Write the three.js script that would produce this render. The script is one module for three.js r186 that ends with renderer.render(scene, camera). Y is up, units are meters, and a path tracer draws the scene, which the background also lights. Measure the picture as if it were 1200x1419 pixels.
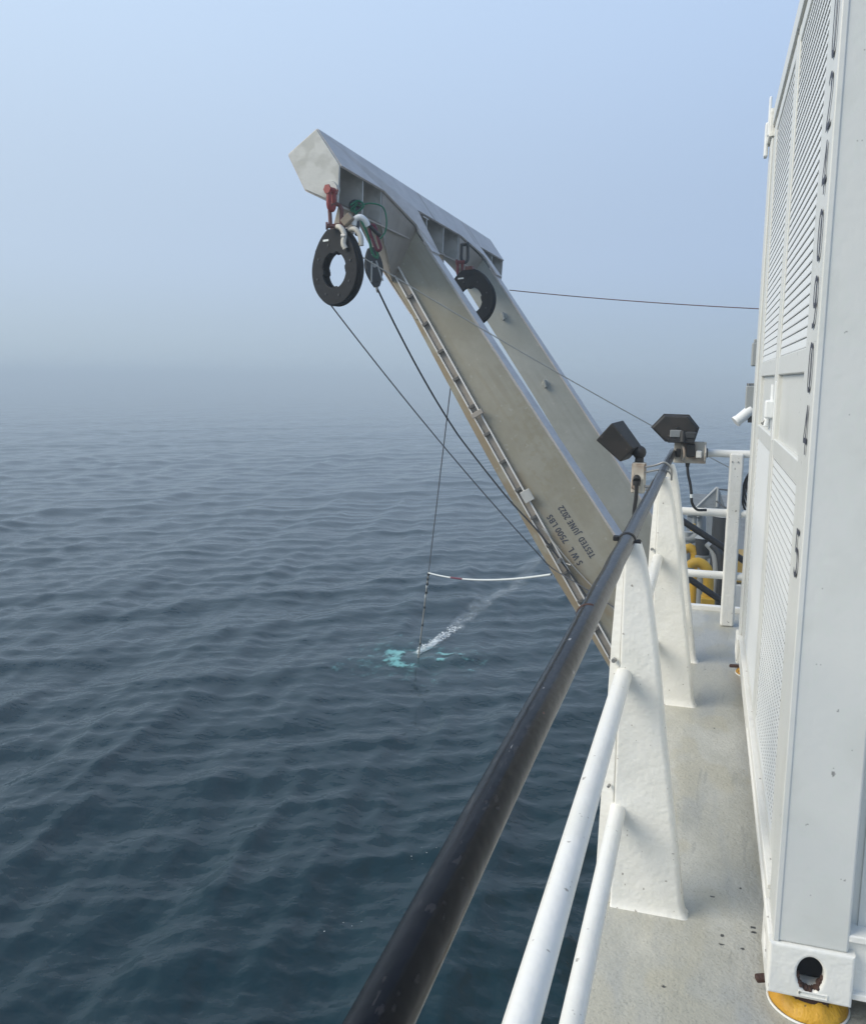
import * as THREE from 'three';
import { mergeGeometries } from 'three/addons/utils/BufferGeometryUtils.js';
import { RoundedBoxGeometry } from 'three/addons/geometries/RoundedBoxGeometry.js';
import { ConvexGeometry } from 'three/addons/geometries/ConvexGeometry.js';
import { TextGeometry } from 'three/addons/geometries/TextGeometry.js';
import { FontLoader } from 'three/addons/loaders/FontLoader.js';

const D2R = Math.PI / 180;
const V = (x, y, z) => new THREE.Vector3(x, y, z);
// ------------------------------------------------------------------ camera, sky, sun, exposure, air
const scene = new THREE.Scene();
const EYE = V(0, 1.36, 0);                                  // deck is y = 0, the ship's axis runs along z
const camera = new THREE.PerspectiveCamera(61.19, 865 / 1024, 0.05, 6000);
camera.position.copy(EYE);
camera.rotation.order = 'YXZ';
camera.rotation.set(-8.757 * D2R, 17.435 * D2R, 0.458 * D2R);
scene.add(camera);

const SUN = V(-0.70, 0.62, 0.40).normalize();
function lerp3(a, b, t) { return a.map((v, i) => v + (b[i] - v) * t); }
function smooth(a, b, x) { const t = Math.min(1, Math.max(0, (x - a) / (b - a))); return t * t * (3 - 2 * t); }
function skyTexture() {
  const w = 512, h = 256, data = new Float32Array(w * h * 4);
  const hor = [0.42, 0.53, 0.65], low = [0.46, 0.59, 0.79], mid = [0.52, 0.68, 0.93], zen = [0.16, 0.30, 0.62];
  const sunAz = Math.atan2(SUN.z, SUN.x);
  for (let j = 0; j < h; j++) {
    const el = ((j + 0.5) / h - 0.5) * 180;
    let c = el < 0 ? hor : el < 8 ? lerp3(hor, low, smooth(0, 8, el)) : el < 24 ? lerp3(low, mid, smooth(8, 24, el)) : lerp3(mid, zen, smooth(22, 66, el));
    for (let i = 0; i < w; i++) {
      const az = ((i + 0.5) / w - 0.5) * 2 * Math.PI;
      const k = Math.cos(az - sunAz) * Math.cos(Math.max(0, el) * D2R);   // towards the veiled sun the air is whiter and brighter
      const o = (j * w + i) * 4;
      data[o] = c[0] * (1.11 + 0.30 * k); data[o + 1] = c[1] * (1.08 + 0.23 * k); data[o + 2] = c[2] * (1.03 + 0.11 * k); data[o + 3] = 1;
    }
  }
  const t = new THREE.DataTexture(data, w, h, THREE.RGBAFormat, THREE.FloatType);
  t.mapping = THREE.EquirectangularReflectionMapping;
  t.magFilter = t.minFilter = THREE.LinearFilter; t.wrapS = THREE.RepeatWrapping; t.needsUpdate = true;
  return t;
}
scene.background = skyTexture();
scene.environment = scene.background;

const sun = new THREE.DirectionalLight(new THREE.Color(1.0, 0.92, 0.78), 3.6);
sun.position.copy(SUN).multiplyScalar(40); sun.castShadow = true; sun.shadow.radius = 75;
sun.shadow.mapSize.set(2048, 2048);
Object.assign(sun.shadow.camera, { left: -16, right: 16, top: 16, bottom: -16, near: 1, far: 90 });
scene.add(sun); scene.add(sun.target);

const renderer = new THREE.WebGLRenderer({ antialias: true });
renderer.setSize(865, 1024);
renderer.toneMapping = THREE.LinearToneMapping; renderer.toneMappingExposure = 1.0;
renderer.shadowMap.enabled = true; renderer.shadowMap.type = THREE.PCFSoftShadowMap;
scene.fog = new THREE.FogExp2(new THREE.Color(0.80, 0.92, 1.0), 0.0082);

// ------------------------------------------------------------------ random, noise, textures
function rng(seed) { let s = seed >>> 0; return () => { s = (s + 0x6D2B79F5) | 0; let t = Math.imul(s ^ (s >>> 15), 1 | s); t = (t + Math.imul(t ^ (t >>> 7), 61 | t)) ^ t; return ((t ^ (t >>> 14)) >>> 0) / 4294967296; }; }
function hash(x, y, s) { let h = Math.imul(x, 374761393) + Math.imul(y, 668265263) + Math.imul(s, 982451653); h = Math.imul(h ^ (h >>> 13), 1274126177); return ((h ^ (h >>> 16)) >>> 0) / 4294967296; }
function vnoise(x, y, s, per) {                             // tileable value noise
  const xi = Math.floor(x), yi = Math.floor(y), fx = x - xi, fy = y - yi, m = (a) => per ? ((a % per) + per) % per : a;
  const u = fx * fx * (3 - 2 * fx), v = fy * fy * (3 - 2 * fy);
  const a = hash(m(xi), m(yi), s), b = hash(m(xi + 1), m(yi), s), c = hash(m(xi), m(yi + 1), s), d = hash(m(xi + 1), m(yi + 1), s);
  return a + (b - a) * u + (c - a) * v + (a - b - c + d) * u * v;
}
function fbm(x, y, s, oct, per) { let v = 0, a = 0.5, n = 0; for (let i = 0; i < oct; i++) { v += a * vnoise(x, y, s + i * 17, per); n += a; x *= 2; y *= 2; if (per) per *= 2; a *= 0.5; } return v / n; }
function floatTex(w, h, f) {                                 // heights without 8-bit steps
  const d = new Float32Array(w * h * 4);
  for (let j = 0; j < h; j++) for (let i = 0; i < w; i++) { const v = f(i / w, j / h), o = (j * w + i) * 4; d[o] = d[o + 1] = d[o + 2] = v; d[o + 3] = 1; }
  const t = new THREE.DataTexture(d, w, h, THREE.RGBAFormat, THREE.FloatType); t.wrapS = t.wrapT = THREE.RepeatWrapping; t.magFilter = THREE.LinearFilter; t.minFilter = THREE.LinearFilter; t.needsUpdate = true; return t;
}
function dataTex(w, h, f, srgb, repeat = true) {
  const d = new Uint8Array(w * h * 4);
  for (let j = 0; j < h; j++) for (let i = 0; i < w; i++) { const c = f(i / w, j / h, i, j), o = (j * w + i) * 4; for (let k = 0; k < 3; k++) d[o + k] = Math.max(0, Math.min(255, Math.round(255 * (srgb ? (c[k] <= 0.0031308 ? c[k] * 12.92 : 1.055 * Math.pow(c[k], 1 / 2.4) - 0.055) : c[k])))); d[o + 3] = 255; }
  const t = new THREE.DataTexture(d, w, h, THREE.RGBAFormat, THREE.UnsignedByteType);
  if (srgb) t.colorSpace = THREE.SRGBColorSpace;
  t.wrapS = t.wrapT = repeat ? THREE.RepeatWrapping : THREE.ClampToEdgeWrapping; t.magFilter = THREE.LinearFilter; t.minFilter = THREE.LinearMipmapLinearFilter; t.generateMipmaps = true; t.needsUpdate = true;
  return t;
}
const g3 = (v) => [v, v, v];
// lumpy brushed-on paint: 1 unit of uv = 0.5 m
const lumpTex = floatTex(512, 512, (u, v) => 0.6 * fbm(u * 10, v * 10, 3, 4, 10) + 0.4 * fbm(u * 48, v * 48, 9, 2, 48));
// paint colour with faint stains and small chips, 1 unit = 1 m
function paintTex(base, stain, chip, seed, chipAmt, stainAmt) {
  return dataTex(512, 512, (u, v) => {
    const s = fbm(u * 6, v * 6, seed, 4, 6), f = fbm(u * 60, v * 60, seed + 5, 2, 60);
    let c = lerp3(base, stain, smooth(0.52, 0.78, s) * stainAmt + 0.06 * (f - 0.5));
    const k = fbm(u * 64, v * 64, seed + 31, 3, 64), q = fbm(u * 5, v * 5, seed + 77, 2, 5);
    if (k > 0.83 - chipAmt * (q > 0.55 ? 1 : 0.3)) c = lerp3(c, chip, 0.85);
    return c;
  }, true);
}
const whiteTex = paintTex([0.775, 0.768, 0.72], [0.68, 0.665, 0.60], [0.22, 0.2, 0.17], 11, -0.045, 0.45);
const boxTex = paintTex([0.635, 0.645, 0.615], [0.57, 0.58, 0.545], [0.2, 0.2, 0.19], 41, -0.09, 0.6);
const tex2 = (t, rx, ry) => { const c = t.clone(); c.repeat.set(rx, ry); c.needsUpdate = true; return c; };
const std = (o) => new THREE.MeshStandardMaterial(o);
const phy = (o) => new THREE.MeshPhysicalMaterial(o);
const col = (r, g, b) => new THREE.Color().setRGB(r, g, b);

const M = {};
M.white = std({ map: whiteTex, roughness: 0.42, bumpMap: tex2(lumpTex, 2, 2), bumpScale: 0.0026 });
M.pipeWhite = std({ map: whiteTex, roughness: 0.38, bumpMap: tex2(lumpTex, 3, 3), bumpScale: 0.0012 });
M.box = std({ map: boxTex, roughness: 0.4, bumpMap: tex2(lumpTex, 1.5, 1.5), bumpScale: 0.001 });
M.slat = std({ color: col(0.74, 0.76, 0.76), roughness: 0.42 });
M.black = std({ color: col(0.012, 0.012, 0.013), roughness: 0.55 });
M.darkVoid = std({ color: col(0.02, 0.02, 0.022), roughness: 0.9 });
M.plasticBlack = phy({ specularIntensity: 0.4, color: col(0.007, 0.008, 0.010), roughness: 0.5, bumpMap: tex2(lumpTex, 4, 4), bumpScale: 0.001 });
M.lampBlack = std({ map: paintTex([0.009, 0.0085, 0.0085], [0.03, 0.025, 0.022], [0.09, 0.075, 0.06], 63, 0.02, 0.8), roughness: 0.55 });
M.rope = std({ color: col(0.035, 0.037, 0.042), roughness: 0.9 });
M.wire = std({ color: col(0.16, 0.16, 0.17), roughness: 0.6, metalness: 0.3 });
M.lineGrey = std({ color: col(0.46, 0.44, 0.39), roughness: 0.8 });
M.ropeWhite = std({ color: col(0.62, 0.66, 0.66), roughness: 0.8 });
M.red = std({ map: paintTex([0.24, 0.03, 0.025], [0.12, 0.03, 0.02], [0.08, 0.03, 0.02], 71, 0.05, 0.9), roughness: 0.5 });
M.darkRed = std({ map: paintTex([0.12, 0.042, 0.036], [0.05, 0.025, 0.02], [0.1, 0.05, 0.03], 73, 0.05, 0.9), roughness: 0.6 });
M.darkRed2 = std({ color: col(0.17, 0.03, 0.028), roughness: 0.6 });
M.green = std({ color: col(0.015, 0.16, 0.085), roughness: 0.75 });
M.maroon = std({ color: col(0.12, 0.012, 0.03), roughness: 0.6 });
M.beige = std({ color: col(0.50, 0.48, 0.42), roughness: 0.6, bumpMap: tex2(lumpTex, 6, 6), bumpScale: 0.002 });
M.tan = std({ color: col(0.28, 0.23, 0.17), roughness: 0.8 });
M.steel = std({ color: col(0.32, 0.32, 0.31), roughness: 0.45, metalness: 0.7 });
M.rustWhite = std({ map: paintTex([0.55, 0.52, 0.45], [0.20, 0.12, 0.07], [0.07, 0.04, 0.03], 83, 0.1, 1.1), roughness: 0.65, bumpMap: tex2(lumpTex, 6, 6), bumpScale: 0.002 });
M.rust = std({ map: paintTex([0.06, 0.03, 0.022], [0.05, 0.025, 0.02], [0.18, 0.07, 0.04], 87, 0.08, 1), roughness: 0.85, bumpMap: tex2(lumpTex, 8, 8), bumpScale: 0.003 });
M.yellow = std({ map: paintTex([0.72, 0.40, 0.025], [0.50, 0.25, 0.02], [0.08, 0.035, 0.02], 91, 0.06, 0.9), roughness: 0.5, bumpMap: tex2(lumpTex, 5, 5), bumpScale: 0.003 });
M.pipeYellow = std({ color: col(0.62, 0.36, 0.02), roughness: 0.5 });
M.ochre = std({ color: col(0.42, 0.27, 0.06), roughness: 0.6 });
M.shipGrey = std({ map: paintTex([0.20, 0.22, 0.23], [0.14, 0.15, 0.15], [0.08, 0.06, 0.05], 95, 0.03, 0.9), roughness: 0.6 });
M.deckDark = std({ map: paintTex([0.16, 0.165, 0.16], [0.1, 0.1, 0.09], [0.05, 0.05, 0.05], 97, 0.05, 0.9), roughness: 0.7 });
M.lidGrey = std({ color: col(0.33, 0.35, 0.35), roughness: 0.6 });
M.darkBox = std({ color: col(0.03, 0.033, 0.036), roughness: 0.6 });
M.slotGrey = std({ color: col(0.30, 0.31, 0.31), roughness: 0.8 });
M.ink = std({ color: col(0.045, 0.047, 0.065), roughness: 0.6 });
// the black handrail: thick enamel, worn and chipped
M.rail = phy({ specularIntensity: 0.32,
  map: dataTex(256, 2048, (u, v) => {
    let c = [0.0058, 0.006, 0.0072];
    const w = fbm(u * 5, v * 60, 5, 3), d = fbm(u * 22, v * 420, 8, 3), z = fbm(u * 3, v * 14, 23, 2);
    c = lerp3(c, [0.0145, 0.0145, 0.016], smooth(0.45, 0.8, w) * 0.7);
    if (d > 0.72) c = lerp3(c, [0.035, 0.032, 0.03], 0.6);
    if (d < 0.24) c = lerp3(c, [0.003, 0.003, 0.003], 0.8);
    const r = fbm(u * 9 + 3, v * 230, 19, 3);
    if (r > 0.895 - 0.05 * z) c = [0.26, 0.25, 0.235];
    if (r < 0.105 + 0.02 * z) c = [0.10, 0.042, 0.03];
    return c;
  }, true), roughness: 0.24,
  bumpMap: dataTex(128, 2048, (u, v) => g3(0.65 * fbm(u * 3, v * 70, 61, 3, 0) + 0.35 * fbm(u * 16, v * 420, 62, 2)), false), bumpScale: 0.0011,
});
// weathered bare aluminium of the A-frame. uv: u along the leg in metres / 5.6, v = depth in metres / 0.8
function legTex(base, light, stain, edgeOn) {
  return dataTex(1024, 256, (u, v) => {
    const a = fbm(u * 22, v * 4, 101, 4), b = fbm(u * 150, v * 24, 103, 3), st = fbm(u * 9, v * 22, 107, 3);
    let c = lerp3(base, light, smooth(0.35, 0.75, a) * 0.7);
    c = lerp3(c, stain, smooth(0.5, 0.75, st) * 0.35);
    c = c.map((x) => x * (0.94 + 0.12 * b));
    if (edgeOn) { const e = smooth(0.52, 0.62, v + (a - 0.5) * 0.12); c = lerp3(c, [0.31, 0.235, 0.14], e * smooth(0.3, 0.65, fbm(u * 40, v * 12, 111, 3)) * 0.75); }
    const pt = (1 - smooth(0.055, 0.064, Math.abs(u - 0.577) + (a - 0.5) * 0.02)) * (1 - smooth(0.13, 0.155, Math.abs(v - 0.47) + (b - 0.5) * 0.03)); if (edgeOn) c = lerp3(c, [0.43, 0.42, 0.365], pt * 0.22);
    const mot = fbm(u * 130, v * 20, 119, 3); if (edgeOn && mot > 0.6 && u > 0.36 && u < 0.54 && v < 0.45 + (a - 0.5) * 0.3) c = lerp3(c, [0.29, 0.255, 0.16], 0.3);
    const sc = fbm(u * 200, v * 20, 117, 2); if (sc > 0.86) c = lerp3(c, [0.5, 0.49, 0.44], 0.35);
    return c;
  }, true, false);
}
M.legFace = std({ map: legTex([0.325, 0.30, 0.228], [0.38, 0.36, 0.293], [0.30, 0.262, 0.18], true), roughness: 0.55, metalness: 0.12, bumpMap: tex2(lumpTex, 8, 1.5), bumpScale: 0.0012 });
M.legGrey = std({ map: legTex([0.33, 0.335, 0.295], [0.38, 0.385, 0.35], [0.29, 0.285, 0.24], false), roughness: 0.55, metalness: 0.12, bumpMap: tex2(lumpTex, 8, 1.5), bumpScale: 0.0012 });
M.alu = std({
  map: dataTex(512, 512, (u, v) => { const a = fbm(u * 8, v * 8, 121, 5, 8), b = fbm(u * 40, v * 3, 127, 3, 0), k = fbm(u * 64, v * 64, 131, 2, 64); return [0.52, 0.48, 0.455].map((x, i) => x * (0.76 + 0.34 * a + 0.14 * b + 0.06 * k - (i === 2 ? 0.02 : 0))); }, true),
  roughness: 0.55, metalness: 0.15, bumpMap: tex2(lumpTex, 2, 2), bumpScale: 0.001,
});
M.galv = std({
  map: dataTex(512, 512, (u, v) => { const a = fbm(u * 14, v * 14, 141, 4, 14), b = fbm(u * 5, v * 5, 143, 3, 5); return lerp3([0.40, 0.40, 0.365], [0.56, 0.56, 0.53], smooth(0.35, 0.65, a) * 0.6 + b * 0.4); }, true),
  roughness: 0.5, metalness: 0.2, bumpMap: tex2(lumpTex, 2, 2), bumpScale: 0.001,
});
M.lip = std({ color: col(0.72, 0.71, 0.68), roughness: 0.5 });
M.clip = std({ color: col(0.11, 0.105, 0.095), roughness: 0.7 });
M.aluDark = std({ map: M.alu.map, color: col(0.62, 0.60, 0.55), roughness: 0.55, metalness: 0.12 });

// ------------------------------------------------------------------ object helpers
const used = {};
function numbered(name) { used[name] = (used[name] ?? -1) + 1; return used[name] ? `${name}_${String(used[name]).padStart(3, '0')}` : name; }
function thing(name, label, category, pos = [0, 0, 0], group) {
  const o = new THREE.Group(); o.name = numbered(name); o.position.set(...pos); o.userData = { label, category }; if (group) o.userData.group = group; scene.add(o); return o;
}
function tag(o, label, category, group) { o.userData.label = label; o.userData.category = category; if (group) o.userData.group = group; return o; }
// meshes take geometry in world metres; a child's geometry is shifted to its thing's base
function worldOf(parent) { const p = V(0, 0, 0); for (let q = parent; q && q !== scene; q = q.parent) p.add(q.position); return p; }
function obj(name, geos, mat, parent = scene, opt = {}) {
  let g = Array.isArray(geos) ? mergeGeometries(geos.map((x) => flat(x))) : flat(geos);
  if (!opt.keepUV) boxUV(g);
  if (parent !== scene && !opt.local) { const p = worldOf(parent); g.translate(-p.x, -p.y, -p.z); }
  const m = new THREE.Mesh(g, mat); m.name = parent === scene ? numbered(name) : name; m.castShadow = m.receiveShadow = true; parent.add(m); return m;
}
function flat(g) { g = g.index ? g.toNonIndexed() : g.clone(); for (const k of Object.keys(g.attributes)) if (!['position', 'normal', 'uv'].includes(k)) g.deleteAttribute(k); if (!g.attributes.normal) g.computeVertexNormals(); if (!g.attributes.uv) g.setAttribute('uv', new THREE.BufferAttribute(new Float32Array(g.attributes.position.count * 2), 2)); g.morphAttributes = {}; return g; }
function boxUV(g) {                                          // uv in metres, projected along each face's main axis
  const p = g.attributes.position, n = g.attributes.normal, uv = g.attributes.uv;
  for (let i = 0; i < p.count; i += 3) {
    let ax = 0, ay = 0, az = 0; for (let k = 0; k < 3; k++) { ax += n.getX(i + k); ay += n.getY(i + k); az += n.getZ(i + k); }
    ax = Math.abs(ax); ay = Math.abs(ay); az = Math.abs(az);
    for (let k = 0; k < 3; k++) { const x = p.getX(i + k), y = p.getY(i + k), z = p.getZ(i + k); if (ax >= ay && ax >= az) uv.setXY(i + k, z, y); else if (ay >= az) uv.setXY(i + k, x, z); else uv.setXY(i + k, x, y); }
  }
}
const box = (x0, x1, y0, y1, z0, z1, r = 0.003) => { const w = x1 - x0, h = y1 - y0, d = z1 - z0; const g = new RoundedBoxGeometry(w, h, d, 1, Math.min(r, w / 2.01, h / 2.01, d / 2.01)); g.translate((x0 + x1) / 2, (y0 + y1) / 2, (z0 + z1) / 2); return g; };
function rod(a, b, r, r2 = r, seg = 20) {
  const d = b.clone().sub(a), g = new THREE.CylinderGeometry(r2, r, d.length(), seg, 1);
  g.applyQuaternion(new THREE.Quaternion().setFromUnitVectors(V(0, 1, 0), d.clone().normalize())); g.translate((a.x + b.x) / 2, (a.y + b.y) / 2, (a.z + b.z) / 2); return g;
}
const tube = (pts, r, n = 60, seg = 8, closed = false) => new THREE.TubeGeometry(new THREE.CatmullRomCurve3(pts, closed, 'centripetal'), n, r, seg, closed);
function extrude(pts, depth, bevel = 0, holes = []) {
  const s = pts instanceof THREE.Shape ? pts : new THREE.Shape(pts.map((p) => new THREE.Vector2(...p)));
  for (const h of holes) s.holes.push(h);
  return new THREE.ExtrudeGeometry(s, { depth, bevelEnabled: bevel > 0, bevelThickness: bevel, bevelSize: bevel, bevelOffset: -bevel, bevelSegments: 3, curveSegments: 24 });
}
function circlePath(x, y, rx, ry = rx) { const p = new THREE.Path(); p.absellipse(x, y, rx, ry, 0, Math.PI * 2, true); return p; }
const structure = (o) => { o.userData.kind = 'structure'; return o; };
const stuff = (o, label, category) => { o.userData.kind = 'stuff'; if (label) o.userData.label = label; if (category) o.userData.category = category; return o; };

// ------------------------------------------------------------------ sea
const SEA = -3.0;
const WAVES = (() => {
  const r = rng(77), out = [], gauss = () => (r() + r() + r() - 1.5) / 1.5;
  const add = (n, l0, l1, az, spread, slope) => { for (let i = 0; i < n; i++) { const L = l0 * Math.pow(l1 / l0, (i + r()) / n), a = (az + gauss() * spread) * D2R, k = 2 * Math.PI / L; out.push({ dx: Math.sin(a), dz: -Math.cos(a), k, L, a: slope / k / 0.62, ph: r() * 6.283 }); } };
  add(3, 8, 4, 100, 40, 0.022);                               // low swell
  add(7, 3.2, 0.9, 86, 20, 0.060);                            // crests along the ship
  add(8, 2.8, 0.8, -40, 24, 0.050);                           // crests slanting across
  add(9, 1.0, 0.32, 84, 20, 0.076);
  add(7, 1.0, 0.35, -35, 34, 0.050);
  add(20, 0.45, 0.10, 10, 150, 0.038);                        // ripples
  return out.sort((p, q) => q.L - p.L);
})();
function patchiness(x, z) { return 0.72 + 0.56 * vnoise(x * 0.16 + 40, z * 0.16 + 40, 55); }
function seaHeight(x, z, cell = 0.02) {
  let h = 0, px = x, pz = z; const pat = patchiness(x, z);
  for (const w of WAVES) {
    const f = smooth(2.2, 5, w.L / cell); if (f <= 0) break;
    const p = (px * w.dx + pz * w.dz) * w.k + w.ph, e = Math.exp(Math.sin(p) - 1), a = w.a * f * (w.L < 2 ? pat : 1);
    h += a * (e - 0.46);
    const d = -e * Math.cos(p) * a * 0.6; px += w.dx * d; pz += w.dz * d;
  }
  return h;
}
{
  const rs = [], as = []; let r = 1.2;
  const grow = (q) => 0.0044 + 0.026 * smooth(45, 500, q); while (r < 2600) { rs.push(r); r *= 1 + grow(r); }
  const fine = 0.0048; let a = -72 * D2R;                    // azimuth from -z towards +x; finest where waves can be told apart
  while (a < 42 * D2R) { as.push(a); a += fine; } while (a < 288 * D2R - 0.001) { as.push(a); a += 0.03; }
  const nr = rs.length, na = as.length, pos = new Float32Array((nr * na + 1) * 3), uv = new Float32Array((nr * na + 1) * 2), idx = [];
  for (let j = 0; j < nr; j++) for (let i = 0; i < na; i++) {
    const x = Math.sin(as[i]) * rs[j], z = -Math.cos(as[i]) * rs[j], o = j * na + i, da = (as[i] < 41 * D2R ? fine : 0.03) * rs[j], dr = rs[j] * grow(rs[j]);
    pos[o * 3] = x; pos[o * 3 + 1] = SEA + seaHeight(x, z, Math.max(da, dr)); pos[o * 3 + 2] = z; uv[o * 2] = x; uv[o * 2 + 1] = z;
  }
  const c = nr * na; pos[c * 3 + 1] = SEA;
  for (let i = 0; i < na; i++) { const i2 = (i + 1) % na; idx.push(c, i2, i); for (let j = 0; j < nr - 1; j++) { const p = j * na + i, q = j * na + i2, s = p + na, t = q + na; idx.push(p, q, s, q, t, s); } }
  const g = new THREE.BufferGeometry(); g.setAttribute('position', new THREE.BufferAttribute(pos, 3)); g.setAttribute('uv', new THREE.BufferAttribute(uv, 2)); g.setIndex(idx); g.computeVertexNormals();
  const ripple = floatTex(1024, 1024, (u, v) => { const a = fbm(u * 3, v * 3, 221, 2) - 0.5; return 0.5 * fbm(u * 16 + a * 2, v * 26, 201, 3, 0) + 0.5 * fbm((u + v) * 20, (v - u) * 27 + a * 2, 205, 3, 0); });
  // seamless: blend with a shifted copy is not needed as the repeat is hidden under the modelled waves
  ripple.wrapS = ripple.wrapT = THREE.MirroredRepeatWrapping; ripple.repeat.set(1 / 2.3, 1 / 2.3);
  const sea = new THREE.Mesh(g, phy({ specularIntensity: 0.6, color: col(0.0001, 0.0185, 0.027), roughness: 0.05, ior: 1.333, bumpMap: ripple, bumpScale: 0.011 }));
  sea.name = 'sea'; sea.receiveShadow = true; structure(sea); scene.add(sea);
}

// ------------------------------------------------------------------ decks
const DECK_END = -5.3;
{
  const Z0 = -5.3, Z1 = 0.5, X0 = -0.205, X1 = 0.65;         // the walkway plating, with its own wear
  const rn = rng(5), chips = [];
  for (let i = 0; i < 7; i++) chips.push([0.13 + (rn() - 0.5) * 0.12, -2.05 - rn() * 0.35, 0.002 + rn() * 0.006, 0.002 + rn() * 0.004]);
  for (let i = 0; i < 6; i++) chips.push([-0.1 + rn() * 0.3, -1.6 - rn() * 3.2, 0.002 + rn() * 0.004, 0.002 + rn() * 0.004]);
  const map = dataTex(768, 2048, (u, v) => {
    const x = X0 + u * (X1 - X0), z = Z0 + v * (Z1 - Z0);
    const a = fbm(x * 5, z * 3, 301, 5), b = fbm(x * 60, z * 60, 303, 3), e = fbm(x * 14, z * 2.2, 305, 4);
    let c = lerp3([0.40, 0.395, 0.345], [0.485, 0.48, 0.43], smooth(0.35, 0.65, a));
    c = lerp3(c, [0.33, 0.34, 0.33], smooth(0.5, 0.75, e) * 0.6);
    c = c.map((q) => q * (0.95 + 0.1 * b));
    const yel = smooth(0.55, 0.7, fbm(x * 9 + 3, z * 4, 307, 3)); c = lerp3(c, [0.43, 0.40, 0.30], yel * 0.45);
    const grit = fbm(x * 2.5, z * 2.5, 311, 3), g1 = hash(Math.floor(u * 768), Math.floor(v * 2048), 7), g2 = fbm(x * 330, z * 330, 313, 2);
    if (g2 > 0.82 - 0.08 * smooth(0.4, 0.62, grit) || g1 > 0.998) c = lerp3(c, [0.16, 0.16, 0.135], 0.45);
    const scuff = fbm(x * 50 + z * 3, z * 5, 317, 3); if (scuff > 0.77 && x > 0.02) c = lerp3(c, [0.25, 0.25, 0.23], 0.35);
    for (const [cx, cz, rx, rz] of chips) { const q = ((x - cx) / rx) ** 2 + ((z - cz) / rz) ** 2; if (q < 0.6 + 0.8 * b) c = [0.05, 0.05, 0.045]; }
    return c;
  }, true, false);
  const g = new THREE.PlaneGeometry(X1 - X0, Z1 - Z0, 1, 1); g.rotateX(-Math.PI / 2);
  const p = g.attributes.position, uv = g.attributes.uv; g.translate((X0 + X1) / 2, 0.0, (Z0 + Z1) / 2);
  for (let i = 0; i < p.count; i++) uv.setXY(i, (p.getX(i) - X0) / (X1 - X0), (p.getZ(i) - Z0) / (Z1 - Z0));
  const deck = new THREE.Group(); deck.name = 'ship_deck'; structure(deck); scene.add(deck);
  obj('deck_plating', g, std({ map, roughness: 0.42, bumpMap: tex2(lumpTex, 3, 18), bumpScale: 0.003 }), deck, { keepUV: true });
  obj('deck_edge', [box(-0.205, 4.5, -0.16, -0.004, -5.3, 3.0, 0.002), box(0.65, 4.5, -0.004, 0, -5.3, 3, 0.001), box(-0.205, 0.65, -0.004, 0, 0.5, 3, 0.001)], M.white, deck);
  obj('coaming', box(-0.205, 1.6, -0.1, 0.028, -5.345, -5.302, 0.004), M.white, deck);
  const low = obj('lower_deck', [box(-0.25, 9, -1.75, -1.62, -24, -5.4, 0.01)], M.deckDark); structure(low);
  const hull = obj('hull_side', [box(-0.24, -0.21, -4.2, -1.76, -24, 4, 0.004), box(-0.2, -0.17, -1.75, -0.17, -5.3, 4, 0.004)], M.shipGrey); structure(hull);
  const wall = obj('deckhouse_wall', box(-0.16, 4.5, -1.62, -0.17, -5.32, -5.25, 0.004), M.white); structure(wall);
}

// ------------------------------------------------------------------ guard rail
const RX = -0.173, RY = 0.967, RZ = -5.0;
function finGeo(zc) {                                        // tapering rounded plate, flaring into the weld at its foot
  const rows = [], ys = []; for (let i = 0; i <= 60; i++) ys.push(i < 10 ? i * 0.004 : 0.04 + (i - 10) / 50 * 0.925);
  const xr = (y) => { const P = [[0, 0.012], [0.14, -0.006], [0.33, -0.034], [0.5, -0.058], [0.7, -0.084], [0.85, -0.109], [0.93, -0.126], [0.965, -0.138]]; for (let i = 1; i < P.length; i++) if (y <= P[i][0] + 1e-6) { const t = (y - P[i - 1][0]) / (P[i][0] - P[i - 1][0]); return P[i - 1][1] + (P[i][1] - P[i - 1][1]) * t; } return -0.138; };
  for (const y of ys) {
    const fl = 0.009 * Math.exp(-y / 0.012), x0 = -0.176, x1 = xr(y) + fl, h = 0.021 + fl, r = 0.016, ring = [];
    for (const [cx, cz, a0] of [[x1 - r, h - r, 0], [x0 + 0.006, h - 0.006, 1], [x0 + 0.006, -h + 0.006, 2], [x1 - r, -h + r, 3]]) { const q = cx < -0.15 && a0 % 3 ? 0.006 : r; for (let k = 0; k <= 5; k++) { const a = (a0 + k / 5) * Math.PI / 2; ring.push([cx + Math.cos(a) * q, cz + Math.sin(a) * q]); } }
    rows.push(ring.map(([x, z]) => { const w = (vnoise(x * 26 + 9, y * 18 + zc * 7, 91) - 0.5) * 0.0022 + (vnoise(x * 70, y * 60 + zc, 93) - 0.5) * (0.0005 + 0.002 * Math.exp(-y / 0.12)); return [x, y, zc + z * (1 + w / 0.021)]; }));
  }
  const n = rows[0].length, pos = rows.flat(2), idx = [];
  for (let j = 0; j < rows.length - 1; j++) for (let i = 0; i < n; i++) { const a = j * n + i, b = j * n + (i + 1) % n; idx.push(a, a + n, b, b, a + n, b + n); }
  const top = rows.length - 1; for (let i = 1; i < n - 1; i++) idx.push(top * n, top * n + i + 1, top * n + i);
  const g = new THREE.BufferGeometry(); g.setAttribute('position', new THREE.Float32BufferAttribute(pos, 3)); g.setIndex(idx); g.computeVertexNormals(); return g;
}
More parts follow.
